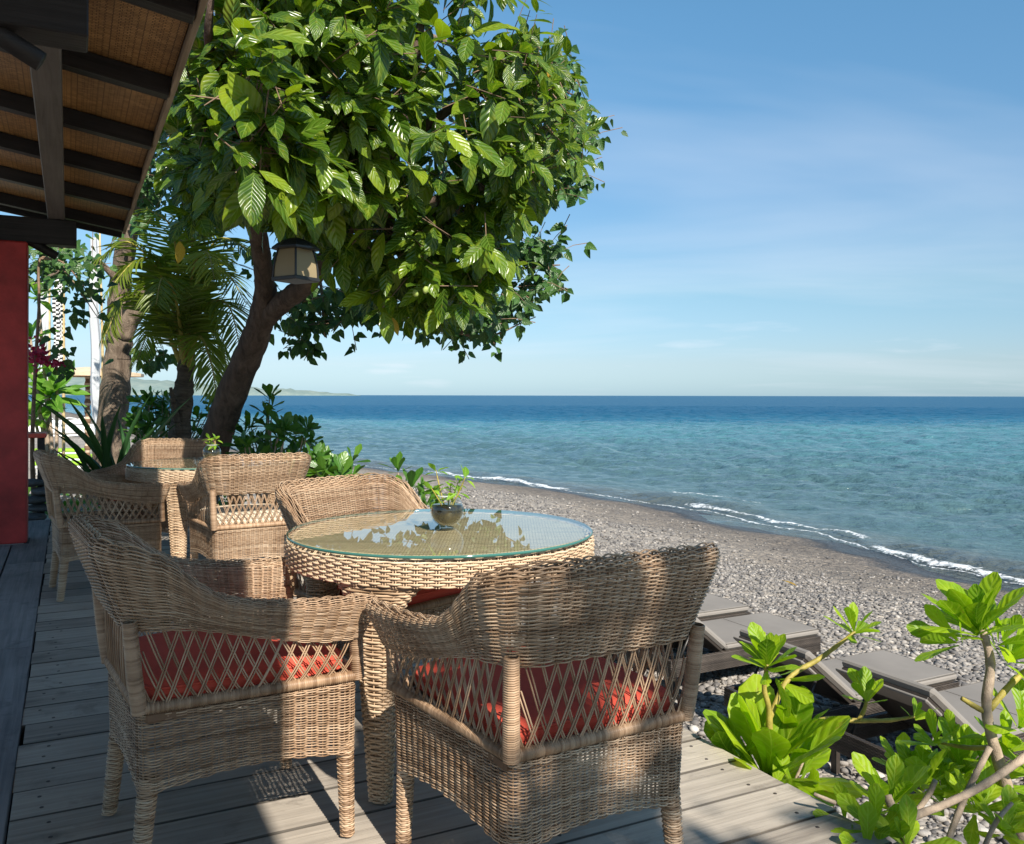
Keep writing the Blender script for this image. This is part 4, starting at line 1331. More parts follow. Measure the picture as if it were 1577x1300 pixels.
def lounger(u, t, label, up=True, seed=0):
    """u, t: the hinge corner nearer to us, on the deck's axes."""
    c = UT(u, t + LW / 2)
    g = float(ground_z(u + 0.2, t + LW / 2))
    e = empty('sun_lounger', (c.x, c.y, g + 0.0), DECK)
    tag(e, label, 'sun lounger', 'dark wicker sun loungers on the shingle')
    for k_, me in LM.items():
        o = link('frame_panel', me, M['dark_wicker'], e); o['kind'] = 'stuff'
    for x in (-LH + 0.05, LF - 0.05):
        for y in (-LW / 2 + 0.04, LW / 2 - 0.04):
            MB().box(x - 0.022, x + 0.022, y - 0.022, y + 0.022, -0.06, 0.2, 0.003).build('leg', M['dark_wicker'], e)
    seat = MB().box(0.0, LF + 0.005, -LW / 2 + 0.01, LW / 2 - 0.01, 0.342, 0.405, 0.022).build('seat_cushion', M['taupe'], e)
    zz_ = 0.3935
    e0, e1, ey = 0.012, LF - 0.007, LW / 2 - 0.0225
    MB().tube([(e0, -ey, zz_ + 0.006), (e1, -ey, zz_ + 0.006), (e1, ey, zz_ + 0.006), (e0, ey, zz_ + 0.006), (e0, -ey, zz_ + 0.006)], 0.0055, 6, False).build('piping', M['seam'], seat, smooth=True)
    MB().box(LF * 0.5 - 0.004, LF * 0.5 + 0.004, -LW / 2 + 0.034, LW / 2 - 0.034, 0.4052, 0.4075).build('seam', M['seam'], seat)
    MB().box(0.0, LF - 0.03, -LW / 2 + 0.03, LW / 2 - 0.03, 0.30, 0.338).build('seat_panel', M['dark_wicker'], e)
    th = math.radians(39)
    br = empty('backrest', (0, 0, 0.335), 0, e)
    br.rotation_euler = (0, th, 0)
    MB().box(-LB, -0.004, -LW / 2 + 0.035, LW / 2 - 0.035, -0.02, 0.002, 0.003).build('backrest_panel', M['dark_wicker'], br)
    MB().box(-LB - 0.015, -0.012, -LW / 2 + 0.01, LW / 2 - 0.01, 0.006, 0.068, 0.022).build('backrest_cushion', M['taupe'], br)
    # folded end of the cushion over the top of the backrest
    MB().box(-LB - 0.03, -LB + 0.16, -LW / 2 + 0.012, LW / 2 - 0.012, -0.045, -0.024, 0.008).build('cushion_flap', M['taupe'], br)
    sp_ = MB()
    for y in (-LW / 2 + 0.09, LW / 2 - 0.09):
        sp_ = MB().tube([(-LB * 0.62 * math.cos(th), y, 0.32 + LB * 0.62 * math.sin(th)), (-0.48, y, 0.235)], 0.011, 8)
        sp_.build('strut', M['frame_iron'], e, smooth=True)
    MB().tube([(-0.48, -LW / 2 + 0.03, 0.235), (-0.48, LW / 2 - 0.03, 0.235)], 0.011, 8).build('cross_bar', M['frame_iron'], e, smooth=True)
    for y in (-LW / 2 + 0.036, LW / 2 - 0.036):
        MB().lathe([(0.0001, 0.004), (0.012, 0.003), (0.014, 0.0)], 10, Matrix.Translation((-LB * 0.3, y, 0.03)) @ Matrix.Rotation(math.radians(90 if y < 0 else -90), 4, 'X')).build('bolt', plain_steel, br, smooth=True)
    return e
plain_steel = plain('bolt_steel', (0.5, 0.5, 0.5), 0.3, 0.1, 10, 0.0, 0.5, 1.0)
def to_ut(x, y): return (x * NX + y * NY, x * VX + y * VY)
LZ = 0.02
for (x, y), lab in (((1.45, 8.42), 'sun lounger half hidden behind the armchair back, farthest of the row'),
                    ((1.87, 7.57), 'sun lounger just beyond the armchair, with a narrow gap to the farthest one'),
                    ((2.49, 6.27), 'sun lounger behind the curved yellow stem, backrest raised'),
                    ((2.98, 5.48), 'sun lounger nearest us, behind the thick plant stem, backrest raised')):
    u_, t_ = to_ut(x, y)
    lounger(u_, t_, lab)
# ------------------------------------------------------------------ leaves
def leaf_grid(nl, na, wfun, droop=0.15, fold=0.12, wavy=0.0, seed=0, curl=0.0):
    """Leaf of unit length along +y, upper face +z; returns vertices, quads, uv."""
    r = random.Random(seed)
    V = []; uv = []
    ph = r.uniform(0, 6)
    bend = r.uniform(-0.05, 0.05)
    for i in range(nl + 1):
        v_ = i / nl
        w = wfun(v_)
        for j in range(na + 1):
            x = (j / na * 2 - 1)
            z = -droop * v_ ** 2 + fold * abs(x) * w * 2.2 - curl * (x * x) * w + wavy * math.sin(v_ * 19 + ph + (2 if x > 0 else 0)) * abs(x) ** 1.5
            V.append((x * w + bend * math.sin(v_ * 3.14), v_, z))
            uv.append((j / na, v_))
    Q_ = [(i * (na + 1) + j, i * (na + 1) + j + 1, (i + 1) * (na + 1) + j + 1, (i + 1) * (na + 1) + j) for i in range(nl) for j in range(na)]
    return np.array(V), np.array(Q_), np.array(uv)

W_NONI = lambda v: 0.245 * max(0.02, math.sin(math.pi * min(1, v * 0.985 + 0.012)) ** 0.78) * (1.06 - 0.15 * v)
W_HEART = lambda v: 0.46 * max(0.02, (1 - v) ** 0.72 * min(1.0, (v + 0.05) / 0.2) ** 0.55)
W_OBOV = lambda v: (0.035 + 0.245 * v ** 1.15) if v < 0.72 else max(0.015, 0.203 * math.sqrt(max(0, 1 - ((v - 0.72) / 0.285) ** 2)))
W_LANCE = lambda v: 0.165 * max(0.02, math.sin(math.pi * min(1, v * 0.98 + 0.015)) ** 0.9)
W_SPRIG = lambda v: 0.21 * max(0.02, math.sin(math.pi * min(1, v * 0.98 + 0.015)) ** 1.0)

class LeafKind:
    def __init__(s, wfun, droop, fold0, wavy, curl0=0.0, hero=(7, 4), mass=(4, 2)):
        s.hero = []; s.mass = []
        r = random.Random(3)
        for k_ in range(6):
            d = droop * r.uniform(0.2, 2.4); fold = fold0 * r.uniform(0.4, 2.0); curl = curl0 * r.uniform(0.3, 2.2)
            V, Q_, uv = leaf_grid(hero[0], hero[1], wfun, d, fold, wavy, k_, curl)
            s.hero.append(mesh_np('leaf', V, Q=Q_, uv=uv, tone=np.full(len(V), 0.15 + 0.13 * k_)))
            s.mass.append(leaf_grid(mass[0], mass[1], wfun, d, fold, 0, k_, curl))
LK = {'noni': LeafKind(W_NONI, 0.16, 0.10, 0.012, 0.12), 'heart': LeafKind(W_HEART, 0.12, 0.10, 0.01, 0.0, (5, 4), (3, 2)),
      'obov': LeafKind(W_OBOV, 0.10, 0.10, 0.006, 0.25), 'lance': LeafKind(W_LANCE, 0.2, 0.12, 0.01, 0.0), 'sprig': LeafKind(W_SPRIG, 0.25, 0.1, 0.012, 0.0, (5, 2))}

def frame(d, nrm):
    d = d / (np.linalg.norm(d) + 1e-9)
    x = np.cross(d, nrm); x /= np.linalg.norm(x) + 1e-9
    z = np.cross(x, d)
    return np.stack([x, d, z], 1)

class Foliage:
    def __init__(s, kind, seed=0):
        s.k = LK[kind]; s.P = []; s.R = []; s.s = []; s.r = np.random.default_rng(seed)
    def add(s, pos, d, nrm, size):
        s.P.append(np.asarray(pos, dtype=float)); s.R.append(frame(np.asarray(d, dtype=float), np.asarray(nrm, dtype=float))); s.s.append(size)
    def build(s, parent, mat, n_obj=300, binpx=13, mass_name='foliage', tone_mu=0.5, tone_sd=0.2, part='leaf'):
        P = np.array(s.P); R_ = np.array(s.R); sz = np.array(s.s)
        n_ = len(P)
        base = np.array(parent.location)
        mid = P + R_[:, :, 1] * (sz[:, None] * 0.5)
        yy = np.maximum(mid[:, 1], 0.2)
        px = 788.5 + F * mid[:, 0] / yy; py = 609 + F * (CAMZ - mid[:, 2]) / yy
        vis = (px > 0) & (px < 1577) & (py > 0) & (py < 1300) & (mid[:, 1] > 0.3)
        seen = set(); pick = []
        if n_obj:
            for i in np.argsort(yy):
                if not vis[i]: continue
                key = (int(px[i] / binpx), int(py[i] / binpx))
                if key in seen: continue
                seen.add(key); pick.append(i)
            pick = np.array(sorted(pick, key=lambda i: -sz[i] / yy[i])[:n_obj], dtype=int)
            for i in pick:
                o = bpy.data.objects.new(part, s.k.hero[int(s.r.integers(6))])
                col.objects.link(o)
                if not o.data.materials: o.data.materials.append(mat)
                if o.data.materials[0] is not mat:
                    o.material_slots[0].link = 'OBJECT'; o.material_slots[0].material = mat
                o.parent = parent
                m4 = Matrix.Identity(4)
                for a_ in range(3):
                    for b_ in range(3): m4[a_][b_] = float(R_[i][a_, b_] * sz[i])
                    m4[a_][3] = float(P[i][a_] - base[a_])
                o.matrix_basis = m4
        rest = np.setdiff1d(np.arange(n_), np.array(pick, dtype=int))
        if len(rest) == 0: return
        VV, QQ, UV, TN = [], [], [], []
        nv = 0
        var = s.r.integers(0, 6, len(rest))
        for k_ in range(6):
            sel = rest[var == k_]
            if not len(sel): continue
            V, Q_, uv = s.k.mass[k_]
            W = np.einsum('nij,vj->nvi', R_[sel], V) * sz[sel][:, None, None] + (P[sel] - base)[:, None, :]
            VV.append(W.reshape(-1, 3)); UV.append(np.tile(uv, (len(sel), 1)))
            QQ.append((Q_[None] + (np.arange(len(sel)) * len(V))[:, None, None]).reshape(-1, 4) + nv)
            TN.append(np.repeat(np.clip(s.r.normal(tone_mu, tone_sd, len(sel)), 0, 1), len(V)))
            nv += len(sel) * len(V)
        o = link(mass_name, mesh_np(mass_name, np.concatenate(VV), Q=np.concatenate(QQ), uv=np.concatenate(UV), tone=np.concatenate(TN)), mat, parent)
        o['kind'] = 'stuff'
        return o

def rosette(fol, pos, axis, n_, size, r, spread=(15, 85), droop=0.0):
    axis = np.array(axis, dtype=float); axis /= np.linalg.norm(axis)
    a = np.cross(axis, [0.3, 0.5, 0.81]); a /= np.linalg.norm(a)
    b = np.cross(axis, a)
    for i in range(n_):
        f = (i + 0.5) / n_
        th = i * 2.399 + r.uniform(-0.25, 0.25)
        el = math.radians(lerp(spread[0], spread[1], f ** 0.9) + r.uniform(-8, 8))
        out = a * math.cos(th) + b * math.sin(th)
        d = axis * math.cos(el) + out * math.sin(el)
        d[2] -= droop * f
        nrm = axis * math.sin(el) - out * math.cos(el)
        L = size * (0.62 + 0.42 * math.sin(f * 2.6 + 0.3)) * r.uniform(0.85, 1.15)
        fol.add(np.array(pos) + axis * (-0.035 * f * size / 0.15) + out * 0.006, d, nrm + r.normal(0, 0.12, 3), L)

def stem_tube(name, pts, radii, mat, parent, n_=6, k=9, knob=0.0, seed=0):
    P_ = spline(pts, n_)
    rr_ = np.interp(np.linspace(0, 1, len(P_)), np.linspace(0, 1, len(radii)), radii)
    if knob:
        r = np.random.default_rng(seed)
        rr_ = rr_ * (1 + knob * r.uniform(-1, 1, len(rr_)))
    base = Vector(parent.location) if parent else Vector((0, 0, 0))
    return MB().tube([p - base for p in P_], list(rr_), k).build(name, mat, parent, smooth=True)

def inpoly(px, py, poly):
    c = False
    n_ = len(poly)
    for i in range(n_):
        x0, y0 = poly[i]; x1, y1 = poly[i - 1]
        if (y0 > py) != (y1 > py) and px < (x1 - x0) * (py - y0) / (y1 - y0) + x0: c = not c
    return c
def proj(p):
    return 788.5 + F * p[0] / p[1], 609 + F * (CAMZ - p[2]) / p[1]

# ------------------------------------------------------------------ big-leaved tree leaning over the far table
g0 = at(300, 830, 9.3)
noni = empty('noni_tree', (g0.x, g0.y, -0.3))
tag(noni, 'large glossy leaved tree with dark leaning trunk arching over the deck', 'tree')
def wpts(L): return [at(*p) for p in L]
trunk = wpts([(296, 838, 9.3), (312, 745, 9.25), (335, 672, 9.15), (360, 600, 8.95), (388, 535, 8.7), (404, 485, 8.5), (410, 440, 8.35)])
stem_tube('trunk', trunk, [0.21, 0.185, 0.162, 0.148, 0.138, 0.125, 0.10], M['bark'], noni, 8, 14, 0.05, 1)
limbs = [([(408, 470, 8.45), (405, 415, 8.2), (394, 345, 7.9), (382, 285, 7.6), (392, 190, 7.2), (420, 70, 6.9), (450, -60, 6.8)], [0.105, 0.09, 0.08, 0.072, 0.06, 0.045, 0.02]),
         ([(402, 500, 8.55), (436, 466, 8.3), (470, 440, 8.1), (502, 400, 7.9), (560, 310, 7.6), (610, 210, 7.4), (640, 80, 7.3), (660, -60, 7.3)], [0.10, 0.10, 0.095, 0.085, 0.07, 0.06, 0.045, 0.02]),
         ([(545, 335, 7.65), (620, 325, 7.6), (700, 300, 7.5), (790, 275, 7.5), (865, 262, 7.5)], [0.06, 0.05, 0.04, 0.025, 0.01]),
         ([(600, 235, 7.45), (690, 170, 7.4), (780, 120, 7.4), (850, 95, 7.4)], [0.055, 0.04, 0.03, 0.012]),
         ([(560, 310, 7.6), (640, 390, 7.7), (700, 440, 7.8), (760, 470, 7.8)], [0.05, 0.04, 0.025, 0.01]),
         ([(392, 330, 7.85), (425, 322, 6.9), (456, 318, 6.25), (500, 290, 5.9)], [0.05, 0.036, 0.026, 0.012]),
         ([(390, 200, 7.25), (340, 130, 6.2), (320, 60, 5.6), (330, -40, 5.4)], [0.05, 0.04, 0.03, 0.012])]
for i, (pp, rr_) in enumerate(limbs):
    stem_tube('limb', wpts(pp), rr_, M['bark'], noni, 6, 9, 0.06, i + 4)
POLY = [(228, 330), (255, 190), (270, 80), (290, -400), (850, -400), (836, 10), (848, 60), (880, 95), (903, 118), (900, 165), (905, 215), (928, 250), (900, 275), (868, 268), (852, 300),
        (812, 335), (828, 372), (806, 415), (780, 430), (755, 460), (725, 490), (695, 512), (660, 520), (630, 495), (590, 490), (560, 470), (545, 445), (520, 440), (492, 395), (455, 352), (410, 345), (370, 300), (320, 330), (270, 350)]
ELL = [((600, 190, 7.3), (1.75, 1.55, 1.55), 1.0), ((420, 70, 6.2), (1.15, 1.25, 1.15), 0.8), ((690, 400, 7.7), (0.85, 1.1, 0.9), 0.55), ((580, -190, 7.5), (1.8, 1.7, 1.3), 0.55),
       ((440, 240, 6.3), (0.8, 0.85, 0.55), 0.5), ((810, 190, 7.4), (0.65, 1.0, 1.0), 0.4), ((300, 200, 8.3), (0.7, 0.8, 1.05), 0.55), ((268, 50, 8.8), (0.6, 0.8, 1.2), 0.35), ((372, 120, 5.9), (0.42, 0.5, 0.6), 0.3), ((375, 190, 4.9), (0.5, 0.55, 0.5), 0.32)]
fol = Foliage('noni', 31)
fr = np.random.default_rng(77)
twigs = MB()
ntip = 0
wts = np.array([e[2] for e in ELL]); wts /= wts.sum()
cen_all = np.array(at(560, 200, 7.6))
base_n = np.array(noni.location)
tips = []
while ntip < 1120:
    (cp, rad, _) = ELL[fr.choice(len(ELL), p=wts)]
    q = fr.normal(size=3); q /= np.linalg.norm(q)
    rho = fr.uniform(0.15, 1) ** 0.45
    p = np.array(at(*cp)) + q * rho * np.array(rad)
    if p[1] < 3.9: continue
    x_, y_ = proj(p)
    if not inpoly(x_, max(y_, -390), POLY): continue
    if p[2] > 6.6: continue
    if p[0] * NX + p[1] * NY < 0.85 and p[0] * VX + p[1] * VY < 9.9: continue
    ntip += 1
    cen = np.array(at(*cp))
    out = (p - cen) / np.array(rad)
    out = out / (np.linalg.norm(out) + 1e-6) + np.array([0, -0.15, 0.1]) + fr.normal(0, 0.45, 3)
    out /= np.linalg.norm(out)
    tl = fr.uniform(0.22, 0.42)
    p0 = p - out * tl
    tips.append((p, out))
    nb = len(fol.P)
    a = np.cross(out, [0.2, 0.3, 0.93]); a /= np.linalg.norm(a); b = np.cross(out, a)
    rot = fr.uniform(0, 6.28)
    npair = int(fr.integers(2, 4))
    edge_small = 0.72 if x_ > 790 or y_ > 480 else 1.0
    for j in range(npair):
        f = 1 - j * 0.42
        ang_ = rot + j * 1.5708
        for sgn in (1, -1):
            side = (a * math.cos(ang_) + b * math.sin(ang_)) * sgn
            d = side * 0.8 + out * (0.7 - 0.25 * j) + np.array([0, -0.08, -0.55]) + fr.normal(0, 0.18, 3)
            up = np.array([0.1, -0.55, 1.0]) + out * 0.5 + fr.normal(0, 0.3, 3)
            L = fr.uniform(0.18, 0.345) * (1 - 0.12 * (j == 0)) * edge_small
            lp = p0 + (p - p0) * f + d * 0.02
            lm = lp + d / np.linalg.norm(d) * L * 0.6
            if lm[0] * NX + lm[1] * NY < 0.78 and lm[0] * VX + lm[1] * VY < 9.6: continue      # clear of the pavilion roof
            qx, qy = proj(lm)
            if 395 < qx < 512 and 345 < qy < 455 and lm[1] < 6.7: continue                    # clear of the lantern
            fol.add(lp, d, up, L)
    if len(fol.P) - nb >= 4:
        twigs.tube([p0 - base_n - out * 0.07, p0 - base_n, p - base_n], [0.003, 0.0055, 0.003], 4, False)
tw = twigs.build('twig', M['twig'], noni, smooth=True); tw['kind'] = 'stuff'
fol.build(noni, M['noni'], 300, 24, tone_mu=0.50, tone_sd=0.26)
# a few yellowing leaves and the knobbly pale fruit
yl = Foliage('noni', 8)
for (px, py, y, dx) in ((276, 385, 7.0, 0.1), (600, 500, 7.2, 0.6), (842, 120, 7.3, 0.4)):
    p = np.array(at(px, py - 12, y))
    yl.add(p, (dx, -0.2, -0.9), (0.5, -0.6, 0.5), 0.17)
yl.build(noni, M['yellow_leaf'], 40, 3, part='yellow_leaf')
M['fruit'] = plain('noni_fruit', (0.34, 0.42, 0.10), 0.5, 0.3, 30, 0.8)
fm = stone_mesh('fruit', 4, 2)
for (px, py, y) in ((507, 293, 5.6), (655, 447, 6.6), (722, 48, 6.0), (640, 452, 6.7), (818, 213, 6.6), (446, 45, 5.2), (706, 215, 6.1)):
    link('fruit', fm, M['fruit'], noni, at(px, py, y) - Vector(noni.location), (0.3, 0.2, px), (0.024, 0.024, 0.05))

# ------------------------------------------------------------------ pale-barked tree with small heart-shaped leaves, behind
g1 = at(160, 780, 12)
tree2 = empty('sea_hibiscus_tree', (g1.x, g1.y, -0.3))
tag(tree2, 'pale barked tree behind the palm, with small heart shaped leaves on drooping sprays', 'tree')
stem_tube('trunk', wpts([(158, 800, 12), (166, 720, 12), (174, 640, 12), (181, 560, 12), (184, 500, 11.95), (186, 430, 11.9), (202, 340, 11.7), (224, 240, 11.5), (250, 120, 11.3), (290, -20, 11.1)]),
          [0.28, 0.225, 0.195, 0.18, 0.17, 0.14, 0.115, 0.10, 0.08, 0.05], M['pale_bark'], tree2, 6, 12, 0.09, 3)
for i, (pp, rr_) in enumerate([([(186, 520, 11.95), (212, 470, 11.9), (246, 415, 11.8), (330, 335, 11.5), (450, 300, 11.1), (600, 350, 10.8), (750, 410, 10.5), (862, 408, 10.3)], [0.16, 0.14, 0.11, 0.09, 0.07, 0.05, 0.03, 0.008]),
                               ([(600, 350, 10.8), (660, 450, 10.5), (730, 520, 10.4), (825, 488, 10.3)], [0.045, 0.035, 0.02, 0.006]),
                               ([(450, 300, 11.1), (490, 420, 10.9), (500, 520, 10.8)], [0.04, 0.025, 0.008]),
                               ([(250, 120, 11.3), (500, 20, 10.8), (750, 90, 10.5), (890, 150, 10.3)], [0.07, 0.05, 0.03, 0.008]),
                               ([(190, 440, 11.9), (140, 400, 11.5), (90, 420, 11), (50, 440, 10.6)], [0.06, 0.03, 0.02, 0.006])]):
    stem_tube('limb', wpts(pp), rr_, M['pale_bark'], tree2, 6, 8, 0.08, i)
fol = Foliage('heart', 5)
blobs = [(830, 120, 70, 60, 10.4, 60), (872, 200, 42, 60, 10.3, 55), (850, 275, 50, 32, 10.3, 30), (830, 385, 40, 20, 10.4, 26), (842, 425, 18, 24, 10.3, 12), (780, 460, 58, 20, 10.4, 30),
         (750, 498, 28, 24, 10.4, 20), (695, 495, 55, 30, 10.5, 36), (620, 475, 60, 24, 10.6, 28), (470, 475, 45, 36, 10.8, 30), (478, 525, 18, 14, 10.8, 9), (545, 460, 50, 32, 10.7, 28),
         (250, 240, 60, 60, 11.3, 66), (330, 310, 70, 45, 11.3, 26), (430, 390, 50, 50, 11.1, 26), (270, 440, 50, 40, 11.8, 8), (215, 310, 36, 45, 11.6, 36), (700, 250, 150, 150, 10.3, 120), (500, 200, 170, 170, 10.6, 110),
         (320, 120, 60, 110, 11, 50), (120, 410, 45, 30, 11.2, 16), (230, 545, 30, 18, 11.6, 10), (70, 400, 25, 20, 10.8, 8)]
twigs = MB(); base_2 = np.array(tree2.location)
hr = np.random.default_rng(9)
for (bx, by, rx, ry, y, n_) in blobs:
    for _ in range(n_):
        a_ = hr.uniform(0, 6.28); q = hr.uniform(0, 1) ** 0.5
        p = np.array(at(bx + rx * q * math.cos(a_), by + ry * q * math.sin(a_), y + hr.normal() * 0.45))
        d = np.array([hr.normal() * 0.6 + 0.25, hr.normal() * 0.5 - 0.1, hr.normal() * 0.35 - 0.15]); d /= np.linalg.norm(d)
        tl = hr.uniform(0.25, 0.5)
        twigs.tube([p - base_2 - d * tl, p - base_2 - d * tl * 0.4 + np.array([0, 0, 0.02]), p - base_2], [0.006, 0.005, 0.002], 3, False)
        for j in range(int(hr.integers(5, 9))):
            f = hr.uniform(0, 1) if j > 1 else 0.0
            pp = p - d * tl * f
            ld = np.array([hr.normal() * 0.7, hr.normal() * 0.6 - 0.2, hr.normal() * 0.35 - 0.75])
            ld /= np.linalg.norm(ld)
            pos = pp + ld * 0.05
            fol.add(pos, ld, np.array([hr.normal() * 0.5, -1 + hr.normal() * 0.4, 0.6 + hr.normal() * 0.4]), hr.uniform(0.09, 0.16))
tw = twigs.build('twig', M['twig'], tree2, smooth=True); tw['kind'] = 'stuff'
fol.build(tree2, M['heart'], 300, 16, tone_mu=0.45)

# ------------------------------------------------------------------ young coconut palm between the two trunks
g2 = at(272, 790, 10.6)
palm = empty('young_palm', (g2.x, g2.y, -0.3))
tag(palm, 'young coconut palm with feathery fronds between the two tree trunks', 'palm')
stem_tube('trunk', wpts([(270, 800, 10.6), (272, 730, 10.6), (277, 670, 10.6), (282, 610, 10.6), (287, 565, 10.6), (290, 530, 10.6), (291, 495, 10.6)]), [0.17, 0.145, 0.125, 0.115, 0.10, 0.075, 0.03], M['palm_bark'], palm, 8, 12, 0.12, 2)
leaflet = leaf_grid(4, 2, lambda v: 0.035 * max(0.05, math.sin(math.pi * min(1, v * 0.93 + 0.06)) ** 0.6), 0.28, 0.3, 0, 1)
def frond(parent, pts, width, seed, n_=44, mat=None):
    r = np.random.default_rng(seed)
    P_ = spline(pts, 14)
    A = np.array([tuple(p) for p in P_])
    s_ = np.concatenate([[0], np.cumsum(np.linalg.norm(np.diff(A, axis=0), axis=1))])
    base = np.array(parent.location)
    T = np.gradient(A, axis=0); T /= np.linalg.norm(T, axis=1, keepdims=True)
    VV, QQ, UV = [], [], []
    nv = 0
    roll = r.uniform(-0.6, 0.6)
    for i in range(n_):
        f = 0.2 + 0.8 * (i + 0.5) / n_
        q = s_[-1] * f
        p = np.array([np.interp(q, s_, A[:, k_]) for k_ in range(3)])
        t = np.array([np.interp(q, s_, T[:, k_]) for k_ in range(3)]); t /= np.linalg.norm(t)
        side = np.cross(t, [0, 0, 1]); side /= np.linalg.norm(side) + 1e-6
        up = np.cross(side, t)
        L = width * (math.sin(math.pi * (0.12 + 0.80 * f)) ** 0.7) * r.uniform(0.85, 1.1)
        for sg in (-1, 1):
            d = side * sg * math.cos(roll * sg) + up * (0.18 - 0.25 * sg * roll) + t * (0.45 + 0.5 * f) + np.array([0, 0, -0.35]) + r.normal(0, 0.08, 3)
            R_ = frame(d, up + r.normal(0, 0.25, 3))
            VV.append(leaflet[0] @ R_.T * L + p - base); QQ.append(leaflet[1] + nv); UV.append(leaflet[2]); nv += len(leaflet[0])
    fo = link('frond', mesh_np('frond', np.concatenate(VV), Q=np.concatenate(QQ), uv=np.concatenate(UV), tone=np.full(nv, r.uniform(0.2, 0.8))), mat or M['palm'], parent)
    fo['kind'] = 'stuff'
    rr_ = np.interp(np.linspace(0, 1, len(P_)), [0, 0.25, 1], [0.042, 0.019, 0.004])
    MB().tube([p - Vector(base) for p in P_], list(rr_), 6).build('midrib', M['green_stem'], fo, smooth=True)
C0 = (286, 578, 10.6)
for i, ctl in enumerate([[(255, 440, 10.3), (200, 375, 10.0), (150, 400, 9.8)], [(262, 430, 10.4), (215, 400, 10.0), (165, 450, 9.7)], [(240, 480, 10.4), (195, 460, 10.2), (160, 520, 10.0)],
                         [(275, 430, 10.3), (262, 350, 9.9), (225, 322, 9.6)], [(290, 430, 10.5), (305, 350, 10.2), (345, 340, 10.0)], [(300, 440, 10.7), (335, 370, 10.6), (385, 385, 10.4)],
                         [(305, 450, 10.6), (345, 420, 10.4), (380, 470, 10.2)], [(310, 480, 10.5), (350, 470, 10.2), (372, 545, 10.0)], [(300, 500, 10.8), (335, 520, 10.9), (355, 590, 11.0)],
                         [(268, 500, 10.7), (235, 500, 10.8), (210, 560, 10.9)], [(280, 440, 10.9), (285, 360, 11.2), (300, 300, 11.4)], [(296, 420, 10.2), (318, 390, 9.8), (330, 430, 9.4)],
                         [(270, 460, 10.1), (250, 430, 9.6), (240, 470, 9.2)], [(306, 520, 10.3), (325, 560, 10.0), (335, 620, 9.9)]]):
    frond(palm, wpts([C0] + ctl), random.uniform(0.40, 0.55), i + 40)
stem_tube('cut_stub', wpts([(276, 670, 10.5), (268, 625, 10.4), (263, 598, 10.4)]), [0.05, 0.035, 0.02], M['palm_bark'], palm, 4, 7)

# ------------------------------------------------------------------ shrubs
def shrub(name, label, base, clumps, kind, mat, size, n_leaf, n_obj, seed, stem=None, group=None, binpx=11, spread=(15, 85), tone_mu=0.5):
    e = empty(name, base)
    tag(e, label, 'shrub', group)
    r = np.random.default_rng(seed)
    f = Foliage(kind, seed)
    st = MB()
    b0 = Vector(base)
    for (px, py, y, ax) in clumps:
        p = at(px, py, y)
        rosette(f, p, np.array(ax) + r.normal(0, 0.22, 3), int(n_leaf * r.uniform(0.8, 1.2)), size * r.uniform(0.8, 1.2), r, spread)
        mid = b0.lerp(p, 0.55) + Vector((r.normal() * 0.05, r.normal() * 0.05, 0.05))
        st.tube([Vector((0, 0, 0)), mid - b0, p - b0 - Vector(ax) * 0.03], [0.014, 0.010, 0.006], 6, False)
    s_ = st.build('stem', stem or M['grey_stem'], e, smooth=True)
    f.build(e, mat, n_obj, binpx, tone_mu=tone_mu)
    return e
def cloud(cx, cy, rx, ry, y, dy, n_, seed, up=0.8):
    r = np.random.default_rng(seed)
    out = []
    for _ in range(n_):
        a_ = r.uniform(0, 6.28); q = r.uniform(0, 1) ** 0.5
        out.append((cx + rx * q * math.cos(a_), cy + ry * q * math.sin(a_), y + r.uniform(-dy, dy), (r.normal() * 0.5 + 0.5 * math.cos(a_) * q, -0.35 + r.normal() * 0.3, up)))
    return out
B = at(420, 800, 9.0)
shrub('sea_lettuce_shrub', 'dark green shrub with upright shoots beside the leaning trunk', (B.x, B.y, -0.5),
      [(415, 612, 9.0, (0, 0, 1)), (412, 640, 9.0, (0.2, -0.3, 1)), (420, 625, 9.0, (0.3, 0, 1)), (408, 655, 9.0, (-0.3, -0.2, 1)), (474, 660, 8.8, (0.2, -0.2, 1)), (480, 680, 8.8, (0.4, 0, 1)), (466, 668, 8.8, (-0.2, 0, 1)),
       (385, 655, 9.1, (-0.4, 0, 0.8)), (375, 668, 9.1, (-0.3, -0.4, 0.8))] + cloud(430, 695, 62, 38, 8.9, 0.4, 36, 3), 'obov', M['shrub'], 0.17, 9, 300, 51)
B = at(240, 780, 11.2)
shrub('sea_lettuce_shrub', 'shaded green shrub growing between the pale trunk and the palm', (B.x, B.y, -0.4),
      cloud(240, 650, 38, 42, 11.2, 0.4, 34, 5) + cloud(320, 650, 25, 30, 10.9, 0.3, 16, 6), 'obov', M['shrub'], 0.17, 9, 200, 52)
B = at(520, 840, 7.4)
shrub('sea_lettuce_shrub', 'low bright green shrub at the deck edge beyond the sunlit armchair', (B.x, B.y, -0.9),
      cloud(520, 722, 42, 16, 7.4, 0.25, 16, 7) + cloud(490, 712, 20, 20, 7.5, 0.2, 8, 8) + cloud(470, 730, 30, 25, 7.6, 0.2, 10, 18), 'obov', M['shrub'], 0.16, 9, 150, 53, tone_mu=0.75)
B = at(640, 900, 5.9)
shrub('sea_lettuce_shrub', 'dark leafy shoots between the sunlit armchair and the flower bowl', (B.x, B.y, -1.2),
      [(612, 722, 5.9, (-0.2, 0, 1)), (634, 748, 5.9, (0.2, -0.2, 1)), (648, 758, 5.9, (0.6, 0, 0.8)), (660, 775, 5.9, (0.7, -0.2, 0.6)), (622, 755, 5.9, (-0.3, 0, 0.8)), (668, 790, 5.8, (0.6, 0, 0.5))], 'obov', M['shrub'], 0.16, 8, 100, 54)

